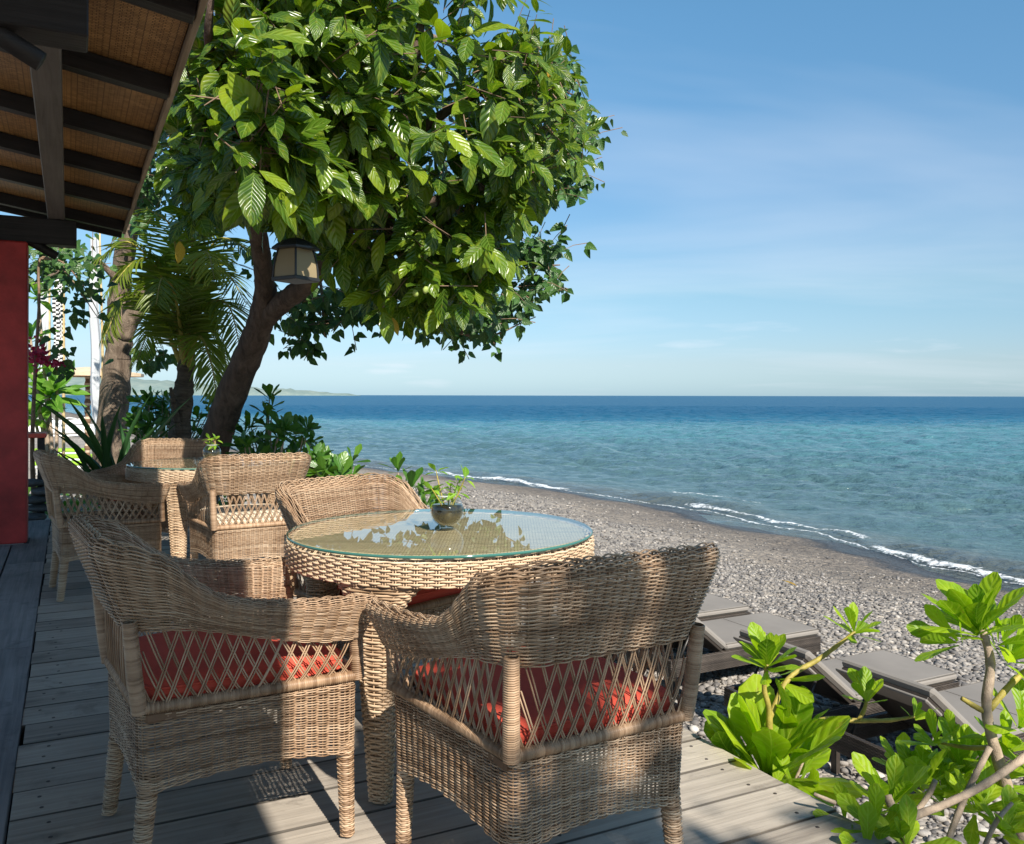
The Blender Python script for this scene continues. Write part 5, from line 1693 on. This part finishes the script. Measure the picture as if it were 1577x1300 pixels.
# spiky plant beside the pale trunk
sp0 = at(182, 790, 9.0)
spk = empty('spiky_plant', (sp0.x, sp0.y, -0.1))
tag(spk, 'clump of dark spiky blades at the foot of the pale trunk', 'plant')
blade = leaf_grid(8, 2, lambda v: 0.035 * (1 - v) ** 0.5 * (0.6 + 0.6 * min(1, v * 4)), 0.25, 0.35, 0, 2)
sr = np.random.default_rng(4)
bm_ = [mesh_np('blade', blade[0] * np.array([1, 1, 1 + k_]), Q=blade[1], uv=blade[2], tone=np.full(len(blade[0]), 0.2 + 0.25 * k_)) for k_ in range(3)]
for i in range(34):
    th = sr.uniform(0, 6.28); el = abs(sr.normal(0, 0.42))
    d = np.array([math.cos(th) * math.sin(el), math.sin(th) * math.sin(el), math.cos(el)])
    R_ = frame(d, np.array([-math.cos(th), -math.sin(th), 0.6]))
    o = link('blade', bm_[i % 3], M['spiky'], spk)
    m4 = Matrix.Identity(4); L = sr.uniform(0.75, 1.35)
    for a_ in range(3):
        for b_ in range(3): m4[a_][b_] = float(R_[a_, b_] * L)
    m4[0][3], m4[1][3] = float(sr.normal() * 0.03), float(sr.normal() * 0.03)
    o.matrix_basis = m4

# plumeria and bougainvillea by the red post
pl0 = at(75, 780, 11.6)
plu = empty('plumeria_shrub', (pl0.x, pl0.y, -0.3))
tag(plu, 'plumeria with long light green leaves right behind the red post', 'shrub')
f = Foliage('lance', 12); r = np.random.default_rng(14); st = MB(); b0 = Vector(plu.location)
for (px, py, ax, n_, L) in ((75, 610, (0.2, -0.5, 0.8), 15, 0.40), (52, 640, (0, -0.6, 0.7), 11, 0.34), (50, 575, (-0.2, -0.4, 1), 10, 0.36), (58, 455, (0.1, -0.4, 1), 10, 0.36), (88, 600, (0.7, -0.3, 0.5), 9, 0.38), (46, 520, (0, -0.5, 1), 9, 0.36)):
    p = at(px, py, 11.6)
    rosette(f, p, ax, n_, L * 1.15, r, (20, 90))
    st.tube([Vector((0, 0, 0)), (p - b0) * 0.5 + Vector((0.05, 0, 0)), p - b0], [0.03, 0.025, 0.018], 7, False)
st.build('stem', M['grey_stem'], plu, smooth=True)
f.build(plu, M['plumeria'], 120, 5)
bo0 = at(60, 850, 9.0)
bou = empty('bougainvillea', (bo0.x, bo0.y, -0.3))
tag(bou, 'bougainvillea spray with dark magenta blossoms beside the red post', 'shrub')
M['magenta'] = leaf_mat('bougainvillea_bract', (0.30, 0.008, 0.05), (0.42, 0.012, 0.08), (0.55, 0.03, 0.12), 0.35, 0.5, (0.4, 0.02, 0.1), 0.0, 0.0, 1.2)
f = Foliage('heart', 15); f2 = Foliage('heart', 16)
for (px, py, rx, ry, n_) in ((55, 545, 16, 14, 60), (68, 555, 14, 10, 40), (85, 562, 8, 7, 26)):
    for _ in range(n_):
        p = np.array(at(px + r.normal() * rx * 0.6, py + r.normal() * ry * 0.6, 9.0 + r.normal() * 0.08))
        f.add(p, r.normal(size=3), np.array([0, -1, 0.5]) + r.normal(0, 0.5, 3), r.uniform(0.05, 0.075))
for _ in range(170):
    t_ = r.uniform(0, 1)
    c_ = [(95, 548), (110, 400), (140, 440), (70, 420), (60, 395), (115, 470)][int(r.integers(6))]
    p = np.array(at(c_[0] + r.normal() * 16, c_[1] + r.normal() * 16 + (r.normal() * 14), 9.0 + r.normal() * 0.15))
    f2.add(p, (r.normal() * 0.7, r.normal() * 0.4, -0.4 + r.normal() * 0.5), np.array([r.normal() * 0.4, -0.8, 0.7]), r.uniform(0.07, 0.13))
f.build(bou, M['magenta'], 60, 4, 'blossom', part='bract')
f2.build(bou, M['heart'], 120, 6, tone_mu=0.3)
stem_tube('stem', wpts([(58, 860, 9.0), (50, 700, 9.0), (55, 560, 9.0), (60, 470, 9.0), (62, 400, 9.0), (100, 420, 9.0), (150, 490, 9.0)]), [0.03, 0.022, 0.018, 0.014, 0.012, 0.008, 0.004], M['twig'], bou)
stem_tube('side_stem', wpts([(62, 400, 9.0), (95, 405, 9.0), (130, 445, 9.0), (160, 500, 9.0)]), [0.012, 0.008, 0.006, 0.003], M['twig'], bou)
stem_tube('side_stem', wpts([(58, 560, 9.0), (95, 545, 9.0), (115, 575, 9.0)]), [0.012, 0.008, 0.003], M['twig'], bou)

# ------------------------------------------------------------------ sea lettuce growing up past the deck edge
def fg_plant(label, base, clumps, stems, seed, n_obj=290, mat='sea_lettuce'):
    e = empty('sea_lettuce_bush', base)
    tag(e, label, 'bush')
    r = np.random.default_rng(seed)
    f = Foliage('obov', seed)
    for (px, py, y, ax, n_, L, sp_) in clumps:
        rosette(f, at(px, py, y), ax, n_, L, r, sp_)
    for pts, rad, mt in stems:
        stem_tube('stem', wpts(pts), rad, M[mt], e, 7, 9, 0.10, seed)
    f.build(e, M[mat], n_obj, 4, tone_mu=0.55)
    return e
B = at(1195, 1500, 3.05)
fg_plant('bright green sea lettuce bush with broad leaves touching the deck edge, long yellow stems', (B.x, B.y, -1.25),
         [(1182, 1185, 3.0, (0.0, -0.2, 1), 22, 0.315, (3, 70)), (1215, 1150, 3.1, (0.35, -0.1, 1), 9, 0.22, (10, 70)), (1130, 1165, 3.05, (-0.5, -0.1, 1), 8, 0.17, (10, 70)), (1235, 1215, 2.95, (0.7, -0.3, 0.5), 8, 0.18, (20, 90)), (1195, 1225, 2.9, (0.1, -0.6, 0.4), 7, 0.15, (30, 90)),
          (1182, 1018, 3.0, (-0.05, -0.1, 1), 20, 0.135, (5, 85)), (1205, 1052, 3.05, (0.4, -0.3, -0.3), 6, 0.15, (10, 60)),
          (1318, 968, 3.1, (0.3, 0, 1), 12, 0.11, (8, 95)), (1335, 1072, 3.1, (-0.05, 0, 1), 10, 0.105, (5, 70)), (1412, 1102, 3.1, (0.5, 0, 0.8), 6, 0.075, (5, 60))],
         [([(1190, 1560, 3.1), (1188, 1300, 3.05), (1182, 1190, 3.0)], [0.022, 0.02, 0.014], 'grey_stem'),
          ([(1184, 1195, 3.0), (1186, 1100, 3.0), (1178, 1060, 3.0), (1182, 1022, 3.0)], [0.012, 0.010, 0.009, 0.007], 'green_stem'),
          ([(1184, 1110, 3.0), (1215, 1045, 3.05), (1265, 1012, 3.1), (1318, 972, 3.1)], [0.010, 0.009, 0.009, 0.006], 'green_stem'),
          ([(1190, 1190, 3.02), (1255, 1112, 3.1), (1325, 1109, 3.1), (1372, 1108, 3.1), (1412, 1102, 3.1)], [0.010, 0.009, 0.009, 0.007, 0.004], 'green_stem'),
          ([(1322, 1110, 3.1), (1332, 1092, 3.1), (1336, 1074, 3.1)], [0.008, 0.007, 0.005], 'green_stem'),
          ([(1230, 1212, 2.95), (1225, 1205, 2.95), (1238, 1172, 2.95)], [0.007, 0.006, 0.004], 'grey_stem')], 61)
B = at(1565, 1600, 2.7)
fg_plant('tall sea lettuce bush with thick ringed stem and big leaf rosette near the frame edge', (B.x, B.y, -1.25),
         [(1506, 962, 2.6, (-0.15, 0.0, 1), 22, 0.165, (5, 82)), (1468, 985, 2.6, (-0.8, 0, 0.35), 5, 0.14, (10, 50)), (1560, 1010, 2.65, (0.6, -0.2, 0.7), 12, 0.14, (10, 85)), (1545, 985, 2.6, (0.6, 0, 0.6), 6, 0.12, (10, 70)),
          (1440, 1140, 2.75, (-0.4, 0, 0.8), 7, 0.10, (10, 80)), (1470, 1130, 2.7, (-0.5, -0.2, 1), 5, 0.08, (10, 80)), (1575, 1110, 2.6, (0.3, -0.3, 1), 9, 0.14, (10, 85)), (1550, 1150, 2.7, (0.3, -0.2, 1), 9, 0.13, (10, 85)), (1590, 1180, 2.6, (0, -0.4, 1), 9, 0.15, (10, 85))],
         [([(1640, 1700, 2.7), (1600, 1400, 2.65), (1560, 1240, 2.6), (1530, 1140, 2.6), (1520, 1085, 2.6), (1526, 1020, 2.6), (1514, 968, 2.6)], [0.022, 0.021, 0.019, 0.016, 0.0145, 0.0135, 0.011], 'grey_stem'),
          ([(1524, 1092, 2.6), (1560, 1050, 2.62), (1600, 1015, 2.65)], [0.010, 0.009, 0.008], 'green_stem'),
          ([(1526, 1100, 2.6), (1500, 1085, 2.6), (1482, 1074, 2.6)], [0.008, 0.008, 0.007], 'green_stem'),
          ([(1528, 1150, 2.6), (1490, 1150, 2.68), (1445, 1142, 2.75)], [0.008, 0.007, 0.004], 'green_stem')], 62)
B = at(1430, 1560, 2.55)
fg_plant('leafy sea lettuce thicket with bare grey branches at the bottom corner', (B.x, B.y, -1.25),
         [(1372, 1232, 2.55, (0, -0.2, 1), 13, 0.15, (8, 85)), (1425, 1205, 2.75, (0.1, -0.1, 1), 14, 0.16, (8, 85)), (1485, 1180, 2.8, (0.1, -0.1, 1), 14, 0.16, (8, 85)), (1345, 1275, 2.4, (-0.4, -0.4, 0.7), 9, 0.12, (15, 90)), 
          (1510, 1240, 2.55, (0.2, -0.4, 0.9), 12, 0.14, (10, 88)),  (1550, 1275, 2.45, (0.2, -0.4, 0.9), 10, 0.13, (15, 90)), (1400, 1300, 2.35, (0, -0.6, 0.7), 8, 0.12, (15, 90)), (1455, 1225, 2.8, (0, 0, 1), 12, 0.15, (8, 85)),
          (1530, 1190, 2.8, (0.2, 0, 1), 10, 0.15, (8, 85)), (1300, 1262, 2.5, (-0.5, -0.5, 0.5), 5, 0.10, (15, 90)), (1335, 1310, 2.35, (-0.3, -0.5, 0.6), 7, 0.11, (15, 90)),  (1395, 1185, 2.85, (-0.2, 0, 1), 8, 0.13, (8, 85))],
         [([(1430, 1420, 2.4), (1400, 1310, 2.4), (1385, 1265, 2.45), (1368, 1225, 2.5)], [0.017, 0.015, 0.014, 0.012], 'grey_stem'),
          ([(1396, 1300, 2.4), (1400, 1262, 2.4), (1455, 1238, 2.42), (1520, 1205, 2.45), (1600, 1150, 2.5)], [0.011, 0.011, 0.011, 0.011, 0.012], 'grey_stem'),
          ([(1380, 1265, 2.45), (1345, 1252, 2.45), (1300, 1240, 2.48), (1255, 1222, 2.5)], [0.009, 0.008, 0.007, 0.005], 'grey_stem'),
          ([(1405, 1260, 2.45), (1430, 1225, 2.5), (1442, 1200, 2.5)], [0.009, 0.008, 0.008], 'grey_stem'),
          ([(1450, 1330, 2.4), (1470, 1270, 2.45), (1495, 1210, 2.5), (1525, 1150, 2.55)], [0.010, 0.009, 0.009, 0.009], 'grey_stem'),
          ([(1510, 1320, 2.4), (1535, 1265, 2.4), (1560, 1235, 2.42)], [0.007, 0.007, 0.005], 'grey_stem')], 63)

# ------------------------------------------------------------------ tree overhead behind us: its leaves dapple the near armchair and the deck end
sh0 = UT(3.0, -5.6, -1.25)
sh = empty('overhanging_tree', sh0)
tag(sh, 'tree whose branch shades the near end of the deck', 'tree')
fol = Foliage('noni', 71); shr = np.random.default_rng(72)
lim = [UT(3.0, -5.6, -1.3), UT(2.95, -5.5, 1.5), UT(2.6, -5.2, 3.3), UT(2.0, -4.7, 4.3), UT(1.3, -4.2, 4.7)]
stem_tube('trunk', lim, [0.2, 0.16, 0.12, 0.07, 0.02], M['bark'], sh)
for _ in range(1150):
    u_ = shr.uniform(0.84, 2.5); te = shr.uniform(0.4, 2.95); z_ = shr.uniform(4.0, 5.0)
    if u_ > 1.5 and te > 2.15: continue
    if shr.uniform() < ((0.91 if te > 1.75 else 0.5) if u_ > 1.5 else (0.05 if u_ > 1.18 else 0.12)): continue
    if 1.12 < u_ < 1.19 and shr.uniform() < 0.8: continue
    t_ = te - z_ / math.tan(SUN_EL)
    fol.add(np.array(UT(u_, t_, z_)), (shr.normal(), shr.normal(), shr.normal() * 0.4 - 0.3), (shr.normal() * 0.4, shr.normal() * 0.4, 1), shr.uniform(0.15, 0.27))
fol.build(sh, M['noni'], 0)
# ------------------------------------------------------------------ hanging lantern
LC = at(455, 432, 6.2)
lan = empty('hanging_lantern', LC)
lan.rotation_euler = (0, 0, math.radians(59))
lan.scale = (0.92, 0.92, 0.92)
tag(lan, 'black iron lantern with cream panes hanging from the leaning tree', 'lantern')
m, n, l, b, o = new_mat('cream_pane')
b.inputs['Base Color'].default_value = (0.50, 0.40, 0.24, 1)
b.inputs['Roughness'].default_value = 0.35
tr = n.new('ShaderNodeBsdfTranslucent'); tr.inputs[0].default_value = (0.5, 0.4, 0.24, 1)
mx = n.new('ShaderNodeMixShader'); mx.inputs[0].default_value = 0.5
l.new(b.outputs[0], mx.inputs[1]); l.new(tr.outputs[0], mx.inputs[2]); l.new(mx.outputs[0], o.inputs['Surface'])
M['pane'] = m
w0, w1, hh2 = 0.118, 0.088, 0.245
def wz(z):
    f = z / hh2
    return lerp(w0, w1, f ** 2.3)
zs = np.linspace(0.02, hh2, 7)
for k_ in range(4):
    a_ = k_ * math.pi / 2
    R3 = Matrix.Rotation(a_, 4, 'Z')
    mb = MB()
    for i in range(6):
        z0_, z1_ = zs[i], zs[i + 1]
        p = [R3 @ Vector((-wz(z0_) + 0.006, -wz(z0_) + 0.003, z0_)), R3 @ Vector((wz(z0_) - 0.006, -wz(z0_) + 0.003, z0_)), R3 @ Vector((wz(z1_) - 0.006, -wz(z1_) + 0.003, z1_)), R3 @ Vector((-wz(z1_) + 0.006, -wz(z1_) + 0.003, z1_))]
        q = [x + (R3 @ Vector((0, 0.003, 0))) for x in p]
        mb.add(p + q, [(0, 1, 2, 3), (7, 6, 5, 4)])
    mb.build('pane', M['pane'], lan)
    MB().tube([R3 @ Vector((wz(z), -wz(z), z)) for z in np.linspace(0.0, hh2 + 0.01, 8)], 0.0085, 4).build('corner_bar', M['iron'], lan)
MB().box(-w0 - 0.012, w0 + 0.012, -w0 - 0.012, w0 + 0.012, -0.012, 0.018, 0.004).build('base_frame', M['iron'], lan)
mb = MB()
k4 = 4
prof = [(0.165, 0.232), (0.163, 0.248), (0.13, 0.278), (0.085, 0.306), (0.04, 0.322), (0.001, 0.328)]
V = []; Fs = []
for r_, z_ in prof:
    for j in range(8):
        th = math.pi / 4 * j
        rr_ = r_ * (1.0 if j % 2 else 1.0 / max(abs(math.cos(math.pi / 4)), 0.01) * 0.78)
        V.append((rr_ * math.cos(th + math.pi / 4), rr_ * math.sin(th + math.pi / 4), z_))
for i in range(len(prof) - 1):
    for j in range(8):
        Fs.append((i * 8 + j, i * 8 + (j + 1) % 8, (i + 1) * 8 + (j + 1) % 8, (i + 1) * 8 + j))
Fs.append(tuple(range(7, -1, -1)))
mb.add(V, Fs).build('lantern_roof', M['iron'], lan)
MB().tube([(0, 0, 0.30), (0, 0, 0.42), (0.004, 0, 0.56)], 0.004, 6).build('hanger', M['iron'], lan, smooth=True)

# ------------------------------------------------------------------ bowls of water with cut sprigs on the tables
M['bowl_glass'] = glass_mat('bowl_glass', (0.90, 0.93, 0.93), 1.5, 1.5)
m, n, l, b, o = new_mat('murky_water')
f = noise(n, l, coords(n, l, 'Object'), 16, 5, 0.6)
l.new(ramp(n, l, f, [(0.35, (0.01, 0.009, 0.005)), (0.5, (0.028, 0.023, 0.012)), (0.6, (0.06, 0.045, 0.018)), (0.72, (0.03, 0.04, 0.012))]), b.inputs['Base Color'])
b.inputs['Roughness'].default_value = 0.1
M['murk'] = m
M['rim_glass'] = plain('rim_glass', (0.55, 0.6, 0.58), 0.1, 0.05, 5, 0.0, 0.8)
def bowl(x, y, rz, s_, seed, label, full=True):
    e = empty('glass_bowl', (x, y, 0.7435), rz)
    tag(e, label, 'vase', 'glass bowls on the tables')
    R0 = 0.058 * s_
    prof = [(0.0001, 0.004)] + [(R0 * math.cos(a_), 0.056 * s_ + R0 * 0.97 * math.sin(a_)) for a_ in np.radians(np.linspace(-68, 57, 18))]
    prof += [(prof[-1][0] + 0.001, prof[-1][1] + 0.004)]
    MB().lathe(prof, 40).build('bowl', M['bowl_glass'], e, smooth=True)
    w = [(0.0001, 0.006)] + [((R0 - 0.003) * math.cos(a_), 0.056 * s_ + (R0 - 0.003) * 0.97 * math.sin(a_)) for a_ in np.radians(np.linspace(-66, 22, 14))]
    zt = w[-1][1]
    w += [(0.0001, zt)]
    MB().lathe(w, 32).build('water', M['murk'], e, smooth=True)
    rp = [(prof[-1][0] * math.cos(a_), prof[-1][0] * math.sin(a_), prof[-1][1]) for a_ in np.linspace(0, 6.2832, 33)]
    MB().tube(rp, 0.0016, 6, False).build('rim', M['rim_glass'], e, smooth=True)
    r = np.random.default_rng(seed)
    f = Foliage('sprig', seed)
    c, s = math.cos(rz), math.sin(rz)
    for (dx, dz, L) in ([(-0.040, 0.095, 0.045), (0.065, 0.075, 0.05), (0.012, 0.04, 0.04), (0.035, 0.05, 0.04), (-0.05, 0.035, 0.042)] if full else [(-0.03, 0.05, 0.05), (0.03, 0.05, 0.05)]):
        top = np.array([x + dx * s_, y + r.normal() * 0.02, 0.7435 + (0.1 + dz) * s_])
        foot = np.array([x + dx * 0.1, y, 0.7435 + 0.05])
        stem_tube('sprig_stem', [Vector(foot), Vector(lerp(foot, top, 0.55) + np.array([dx * 0.1, 0, 0.01])), Vector(top)], [0.003, 0.0025, 0.0015], M['green_stem'], e, 4, 6)
        ax = np.array([dx * 6, r.normal() * 0.3, 1.0]); ax /= np.linalg.norm(ax)
        rosette(f, top, ax, 5, L * s_, r, (20, 95), 0.3)
        rosette(f, lerp(foot, top, 0.6), ax, 4, L * s_, r, (50, 100), 0.3)
    e.rotation_euler = (0, 0, 0)
    f.build(e, M['sprig'], 120, 3)
    return e
bowl(-0.225, 3.03, 0, 1.0, 81, 'round glass bowl of water with lime green sprigs on the near table')
bowl(-2.06, 5.98, 0, 1.05, 82, 'small glass bowl with a sprig on the farther table', False)

# ------------------------------------------------------------------ things in the garden behind the red post
def banner(name, label, px, y, py0, py1, wpx, mat, polemat, seed, lean=0.0, group=None):
    """A tall cloth hanging from a pole that stands in the ground."""
    top = at(px, py0, y); bot = at(px, py1, y)
    g = float(ground_z(*to_ut(top.x, top.y)))
    e = empty(name, (top.x, top.y, g))
    tag(e, label, 'banner', group)
    H = top.z - g
    stem_tube('pole', [Vector((top.x, top.y, g - 0.1)), Vector((top.x, top.y, g + H * 0.5)), Vector((top.x + lean, top.y, g + H + 0.3))], [0.03, 0.024, 0.012], polemat, e, 5, 8)
    w = wpx / F * y
    r = np.random.default_rng(seed)
    nz, nx = 40, 8
    V = []; uv = []
    for i in range(nz + 1):
        f = i / nz
        for j in range(nx + 1):
            q = j / nx
            ww = w * (0.6 + 0.4 * math.sin(f * 2.2 + 0.3)) 
            V.append((-q * ww + lean * (1 - f), 0.045 * math.sin(q * 9 + f * 3 + seed) + 0.03 * math.sin(f * 14), lerp(H, bot.z - g, f) - 0.03 * q))
            uv.append((q, f))
    Q_ = [(i * (nx + 1) + j, i * (nx + 1) + j + 1, (i + 1) * (nx + 1) + j + 1, (i + 1) * (nx + 1) + j) for i in range(nz) for j in range(nx)]
    c_ = link('cloth', mesh_np('cloth', V, Q=Q_, uv=uv), mat, e)
    return e
def cloth(name, c):
    m, n, l, b, o = new_mat(name)
    f = noise(n, l, coords(n, l, 'Object'), 6, 4)
    l.new(mixc(n, l, math_(n, l, 'MULTIPLY', f, 0.25), c, tuple(x * 0.75 for x in c)), b.inputs['Base Color'])
    b.inputs['Roughness'].default_value = 0.9
    tr = n.new('ShaderNodeBsdfTranslucent'); tr.inputs[0].default_value = (*c, 1)
    mx = n.new('ShaderNodeMixShader'); mx.inputs[0].default_value = 0.3
    l.new(b.outputs[0], mx.inputs[1]); l.new(tr.outputs[0], mx.inputs[2]); l.new(mx.outputs[0], o.inputs['Surface'])
    return m
M['white_cloth'] = cloth('white_cloth', (0.60, 0.62, 0.64))
m, n, l, b, o = new_mat('checked_cloth')
tc = n.new('ShaderNodeTexCoord'); mp = n.new('ShaderNodeMapping'); mp.inputs['Scale'].default_value = (5, 62, 1)
l.new(tc.outputs['UV'], mp.inputs[0])
ck = n.new('ShaderNodeTexChecker'); ck.inputs['Scale'].default_value = 1.0
ck.inputs['Color1'].default_value = (0.03, 0.03, 0.035, 1); ck.inputs['Color2'].default_value = (0.72, 0.72, 0.72, 1)
l.new(mp.outputs[0], ck.inputs[0]); l.new(ck.outputs[0], b.inputs['Base Color'])
b.inputs['Roughness'].default_value = 0.9
M['checked'] = m
M['bamboo'] = plain('bamboo_pole', (0.48, 0.36, 0.18), 0.5, 0.3, 9, 0.2)
banner('checked_banner', 'black and white checked cloth on a tall pole', 98, 14.0, 395, 602, 15, M['checked'], M['bamboo'], 1)
banner('white_banner', 'white cloth banner hanging beside the checked one', 76, 14.6, 420, 655, 16, M['white_cloth'], M['bamboo'], 2)
banner('white_banner', 'long white banner hanging just before the pale trunk', 158, 15.0, 365, 668, 19, M['white_cloth'], M['bamboo'], 3, -0.06)

# beach parasol with wrapped pole
pc = at(135, 578, 20.0)
pg = float(ground_z(*to_ut(pc.x, pc.y)))
par = empty('beach_parasol', (pc.x, pc.y, pg))
tag(par, 'flat beige beach parasol on a banded pole, beyond the white banner', 'parasol')
M['thatch'] = plain('beige_canvas', (0.62, 0.47, 0.32), 0.9, 0.15, 6, 0.3)
H = pc.z - pg
prof = [(1.22, H - 0.05), (1.23, H + 0.02), (0.7, H + 0.1), (0.05, H + 0.17)]
MB().lathe(prof, 10).build('canopy', M['thatch'], par)
for j in range(10):
    th = j * math.pi / 5
    MB().tube([(0, 0, H + 0.13), (1.2 * math.cos(th), 1.2 * math.sin(th), H - 0.03)], 0.015, 5).build('rib', M['bamboo'], par)
m, n, l, b, o = new_mat('banded_rope')
sp_ = n.new('ShaderNodeSeparateXYZ'); l.new(coords(n, l, 'Object', (1, 1, 6.5)), sp_.inputs[0])
w = math_(n, l, 'SINE', math_(n, l, 'MULTIPLY', sp_.outputs[2], 6.28))
l.new(ramp(n, l, w, [(0.35, (0.16, 0.09, 0.05)), (0.6, (0.52, 0.40, 0.28))]), b.inputs['Base Color'])
b.inputs['Roughness'].default_value = 0.9
M['banded'] = m
pts = [(0, 0, z) for z in np.linspace(-0.1, H + 0.1, 90)]
MB().tube(pts, [0.062 + 0.012 * math.sin(i * 1.05) for i in range(90)], 10).build('pole', M['banded'], par, smooth=True)

# green sun beds on the sand beyond
M['lime'] = plain('lime_cloth', (0.26, 0.46, 0.03), 0.8, 0.12, 3, 0.1)
M['white_paint'] = plain('white_paint', (0.78, 0.78, 0.76), 0.5, 0.1, 3, 0.1)
for (px, y, lab) in ((92, 33.5, 'lime green sun bed farthest back among the banners'), (98, 30.3, 'lime green sun bed in the middle of the three by the banners'), (106, 27.2, 'lime green sun bed nearest the red post')):
    c = at(px, 690, y)
    g = float(ground_z(*to_ut(c.x, c.y)))
    e = empty('sun_bed', (c.x, c.y, g), 0.05)
    tag(e, lab, 'sun bed', 'lime green sun beds')
    MB().box(-0.95, 0.95, -0.35, 0.35, 0.30, 0.42, 0.03).build('mattress', M['lime'], e)
    MB().box(-0.93, 0.93, -0.33, 0.33, 0.22, 0.296, 0.01).build('frame', M['white_paint'], e)
    for sx in (-0.8, 0.8):
        for sy in (-0.27, 0.27):
            MB().box(sx - 0.03, sx + 0.03, sy - 0.03, sy + 0.03, -0.05, 0.218).build('leg', M['white_paint'], e)

# outrigger boats drawn up far along the beach
def boat(px, y, rz, label, L=6.0):
    c = at(px, 650, y)
    g = float(ground_z(*to_ut(c.x, c.y)))
    e = empty('outrigger_boat', (c.x, c.y, g), rz)
    tag(e, label, 'boat', 'white outrigger boats drawn up on the far beach')
    V = []; Fs = []
    ns = 14
    for i in range(ns + 1):
        f = i / ns * 2 - 1
        w = 0.34 * (1 - abs(f) ** 2.4) + 0.02
        rise = 0.45 * abs(f) ** 3
        x = f * L / 2
        V += [(x, -w, 0.62 + rise), (x, -w * 0.8, 0.25 + rise * 0.9), (x, 0, 0.08 + rise * 0.8), (x, w * 0.8, 0.25 + rise * 0.9), (x, w, 0.62 + rise), (x, w * 0.7, 0.56 + rise), (x, -w * 0.7, 0.56 + rise)]
    for i in range(ns):
        for j in range(7):
            Fs.append((i * 7 + j, i * 7 + (j + 1) % 7, (i + 1) * 7 + (j + 1) % 7, (i + 1) * 7 + j))
    MB().add(V, Fs).build('hull', M['white_paint'], e, smooth=True)
    for sy in (-1, 1):
        MB().tube([(-2.4, sy * 1.5, 0.2), (0, sy * 1.5, 0.12), (2.4, sy * 1.5, 0.25)], 0.06, 7).build('outrigger_float', M['white_paint'], e, smooth=True)
    for sx in (-1.1, 1.1):
        MB().tube([(sx, -1.5, 0.2), (sx, -0.8, 0.75), (sx, 0, 0.85), (sx, 0.8, 0.75), (sx, 1.5, 0.2)], 0.045, 7).build('outrigger_arm', M['white_paint'], e, smooth=True)
    return e
boat(100, 52, 0.5, 'white outrigger boat drawn up behind the lime green beds')
boat(125, 60, 0.15, 'white outrigger boat partly hidden by the banded parasol pole')
boat(88, 70, -0.2, 'white outrigger boat farthest along the shore')

# red side table behind the post, slate stones at its foot
tb = at(45, 668, 9.0)
rt = empty('red_side_table', (tb.x, tb.y, -0.28), DECK)
tag(rt, 'small red topped side table half hidden by the red post', 'table')
hz2 = tb.z + 0.28
M['red_bright'] = plain('bright_red_paint', (0.62, 0.09, 0.06), 0.5, 0.15, 5, 0.2)
MB().box(-0.25, 0.16, -0.25, 0.25, hz2 - 0.045, hz2, 0.006).build('table_top', M['red_bright'], rt)
for sx, sy in ((-0.2, -0.2), (0.11, -0.2), (-0.2, 0.2), (0.11, 0.2)):
    MB().box(sx - 0.03, sx + 0.03, sy - 0.03, sy + 0.03, -0.05, hz2 - 0.047, 0.004).build('leg', M['black_wood'], rt)
M['slate'] = plain('dark_slate', (0.075, 0.08, 0.085), 0.7, 0.4, 6, 0.6)
for i in range(7):
    c = at(52 + (i % 2) * 5, 0, 8.75)
    o = link('slate_stone', stone_mesh('slate_stone', 60 + i, 2), M['slate'], None, (c.x + random.uniform(-0.04, 0.04), c.y + random.uniform(-0.05, 0.05), -0.2 + i * 0.085), (0, 0, i * 1.1), (0.15, 0.13, 0.075))
    tag(o, ['slate stone at the bottom of the pile beside the red post', 'second slate stone from the bottom of the pile by the red post', 'third slate stone up in the pile beside the red post', 'middle slate stone of the pile beside the red post',
            'slate stone just over the middle of the pile by the red post', 'slate stone second from the top beside the red post', 'topmost slate stone of the pile beside the red post'][i], 'stone', 'slate stones piled by the red post')
# low garden ground cover between the trees
fgc = empty('ground_cover', UT(0.3, 11.0, -0.3))
f = Foliage('sprig', 91); gr = np.random.default_rng(92)
for _ in range(1500):
    u_, t_ = gr.uniform(-4, 2.3), gr.uniform(9.3, 15)
    z_ = float(ground_z(u_, t_))
    f.add(np.array(UT(u_, t_, z_ + gr.uniform(0.0, 0.12))), (gr.normal(), gr.normal(), 0.7), (gr.normal() * 0.4, gr.normal() * 0.4 - 0.3, 1), gr.uniform(0.08, 0.2))
gm = f.build(fgc, M['shrub'], 0, mass_name='ground_cover_leaves', tone_mu=0.7)
fgc['kind'] = 'stuff'; fgc['label'] = 'low green ground cover under the trees'
# a dry orange leaf on the stones
fl = at(1228, 908, 1)
k_ = (CAMZ + 1.62) / ((908 - 609) / F)
fp = at(1228, 908, k_)
o = link('fallen_leaf', LK['noni'].hero[2].copy(), None, None, fp + Vector((0, 0, 0.06)), (0.3, 0.2, 1.0), (0.22,) * 3)
o.data.materials.clear(); o.data.materials.append(M['yellow_leaf'])
tag(o, 'single dry orange leaf lying on the grey pebbles', 'leaf')
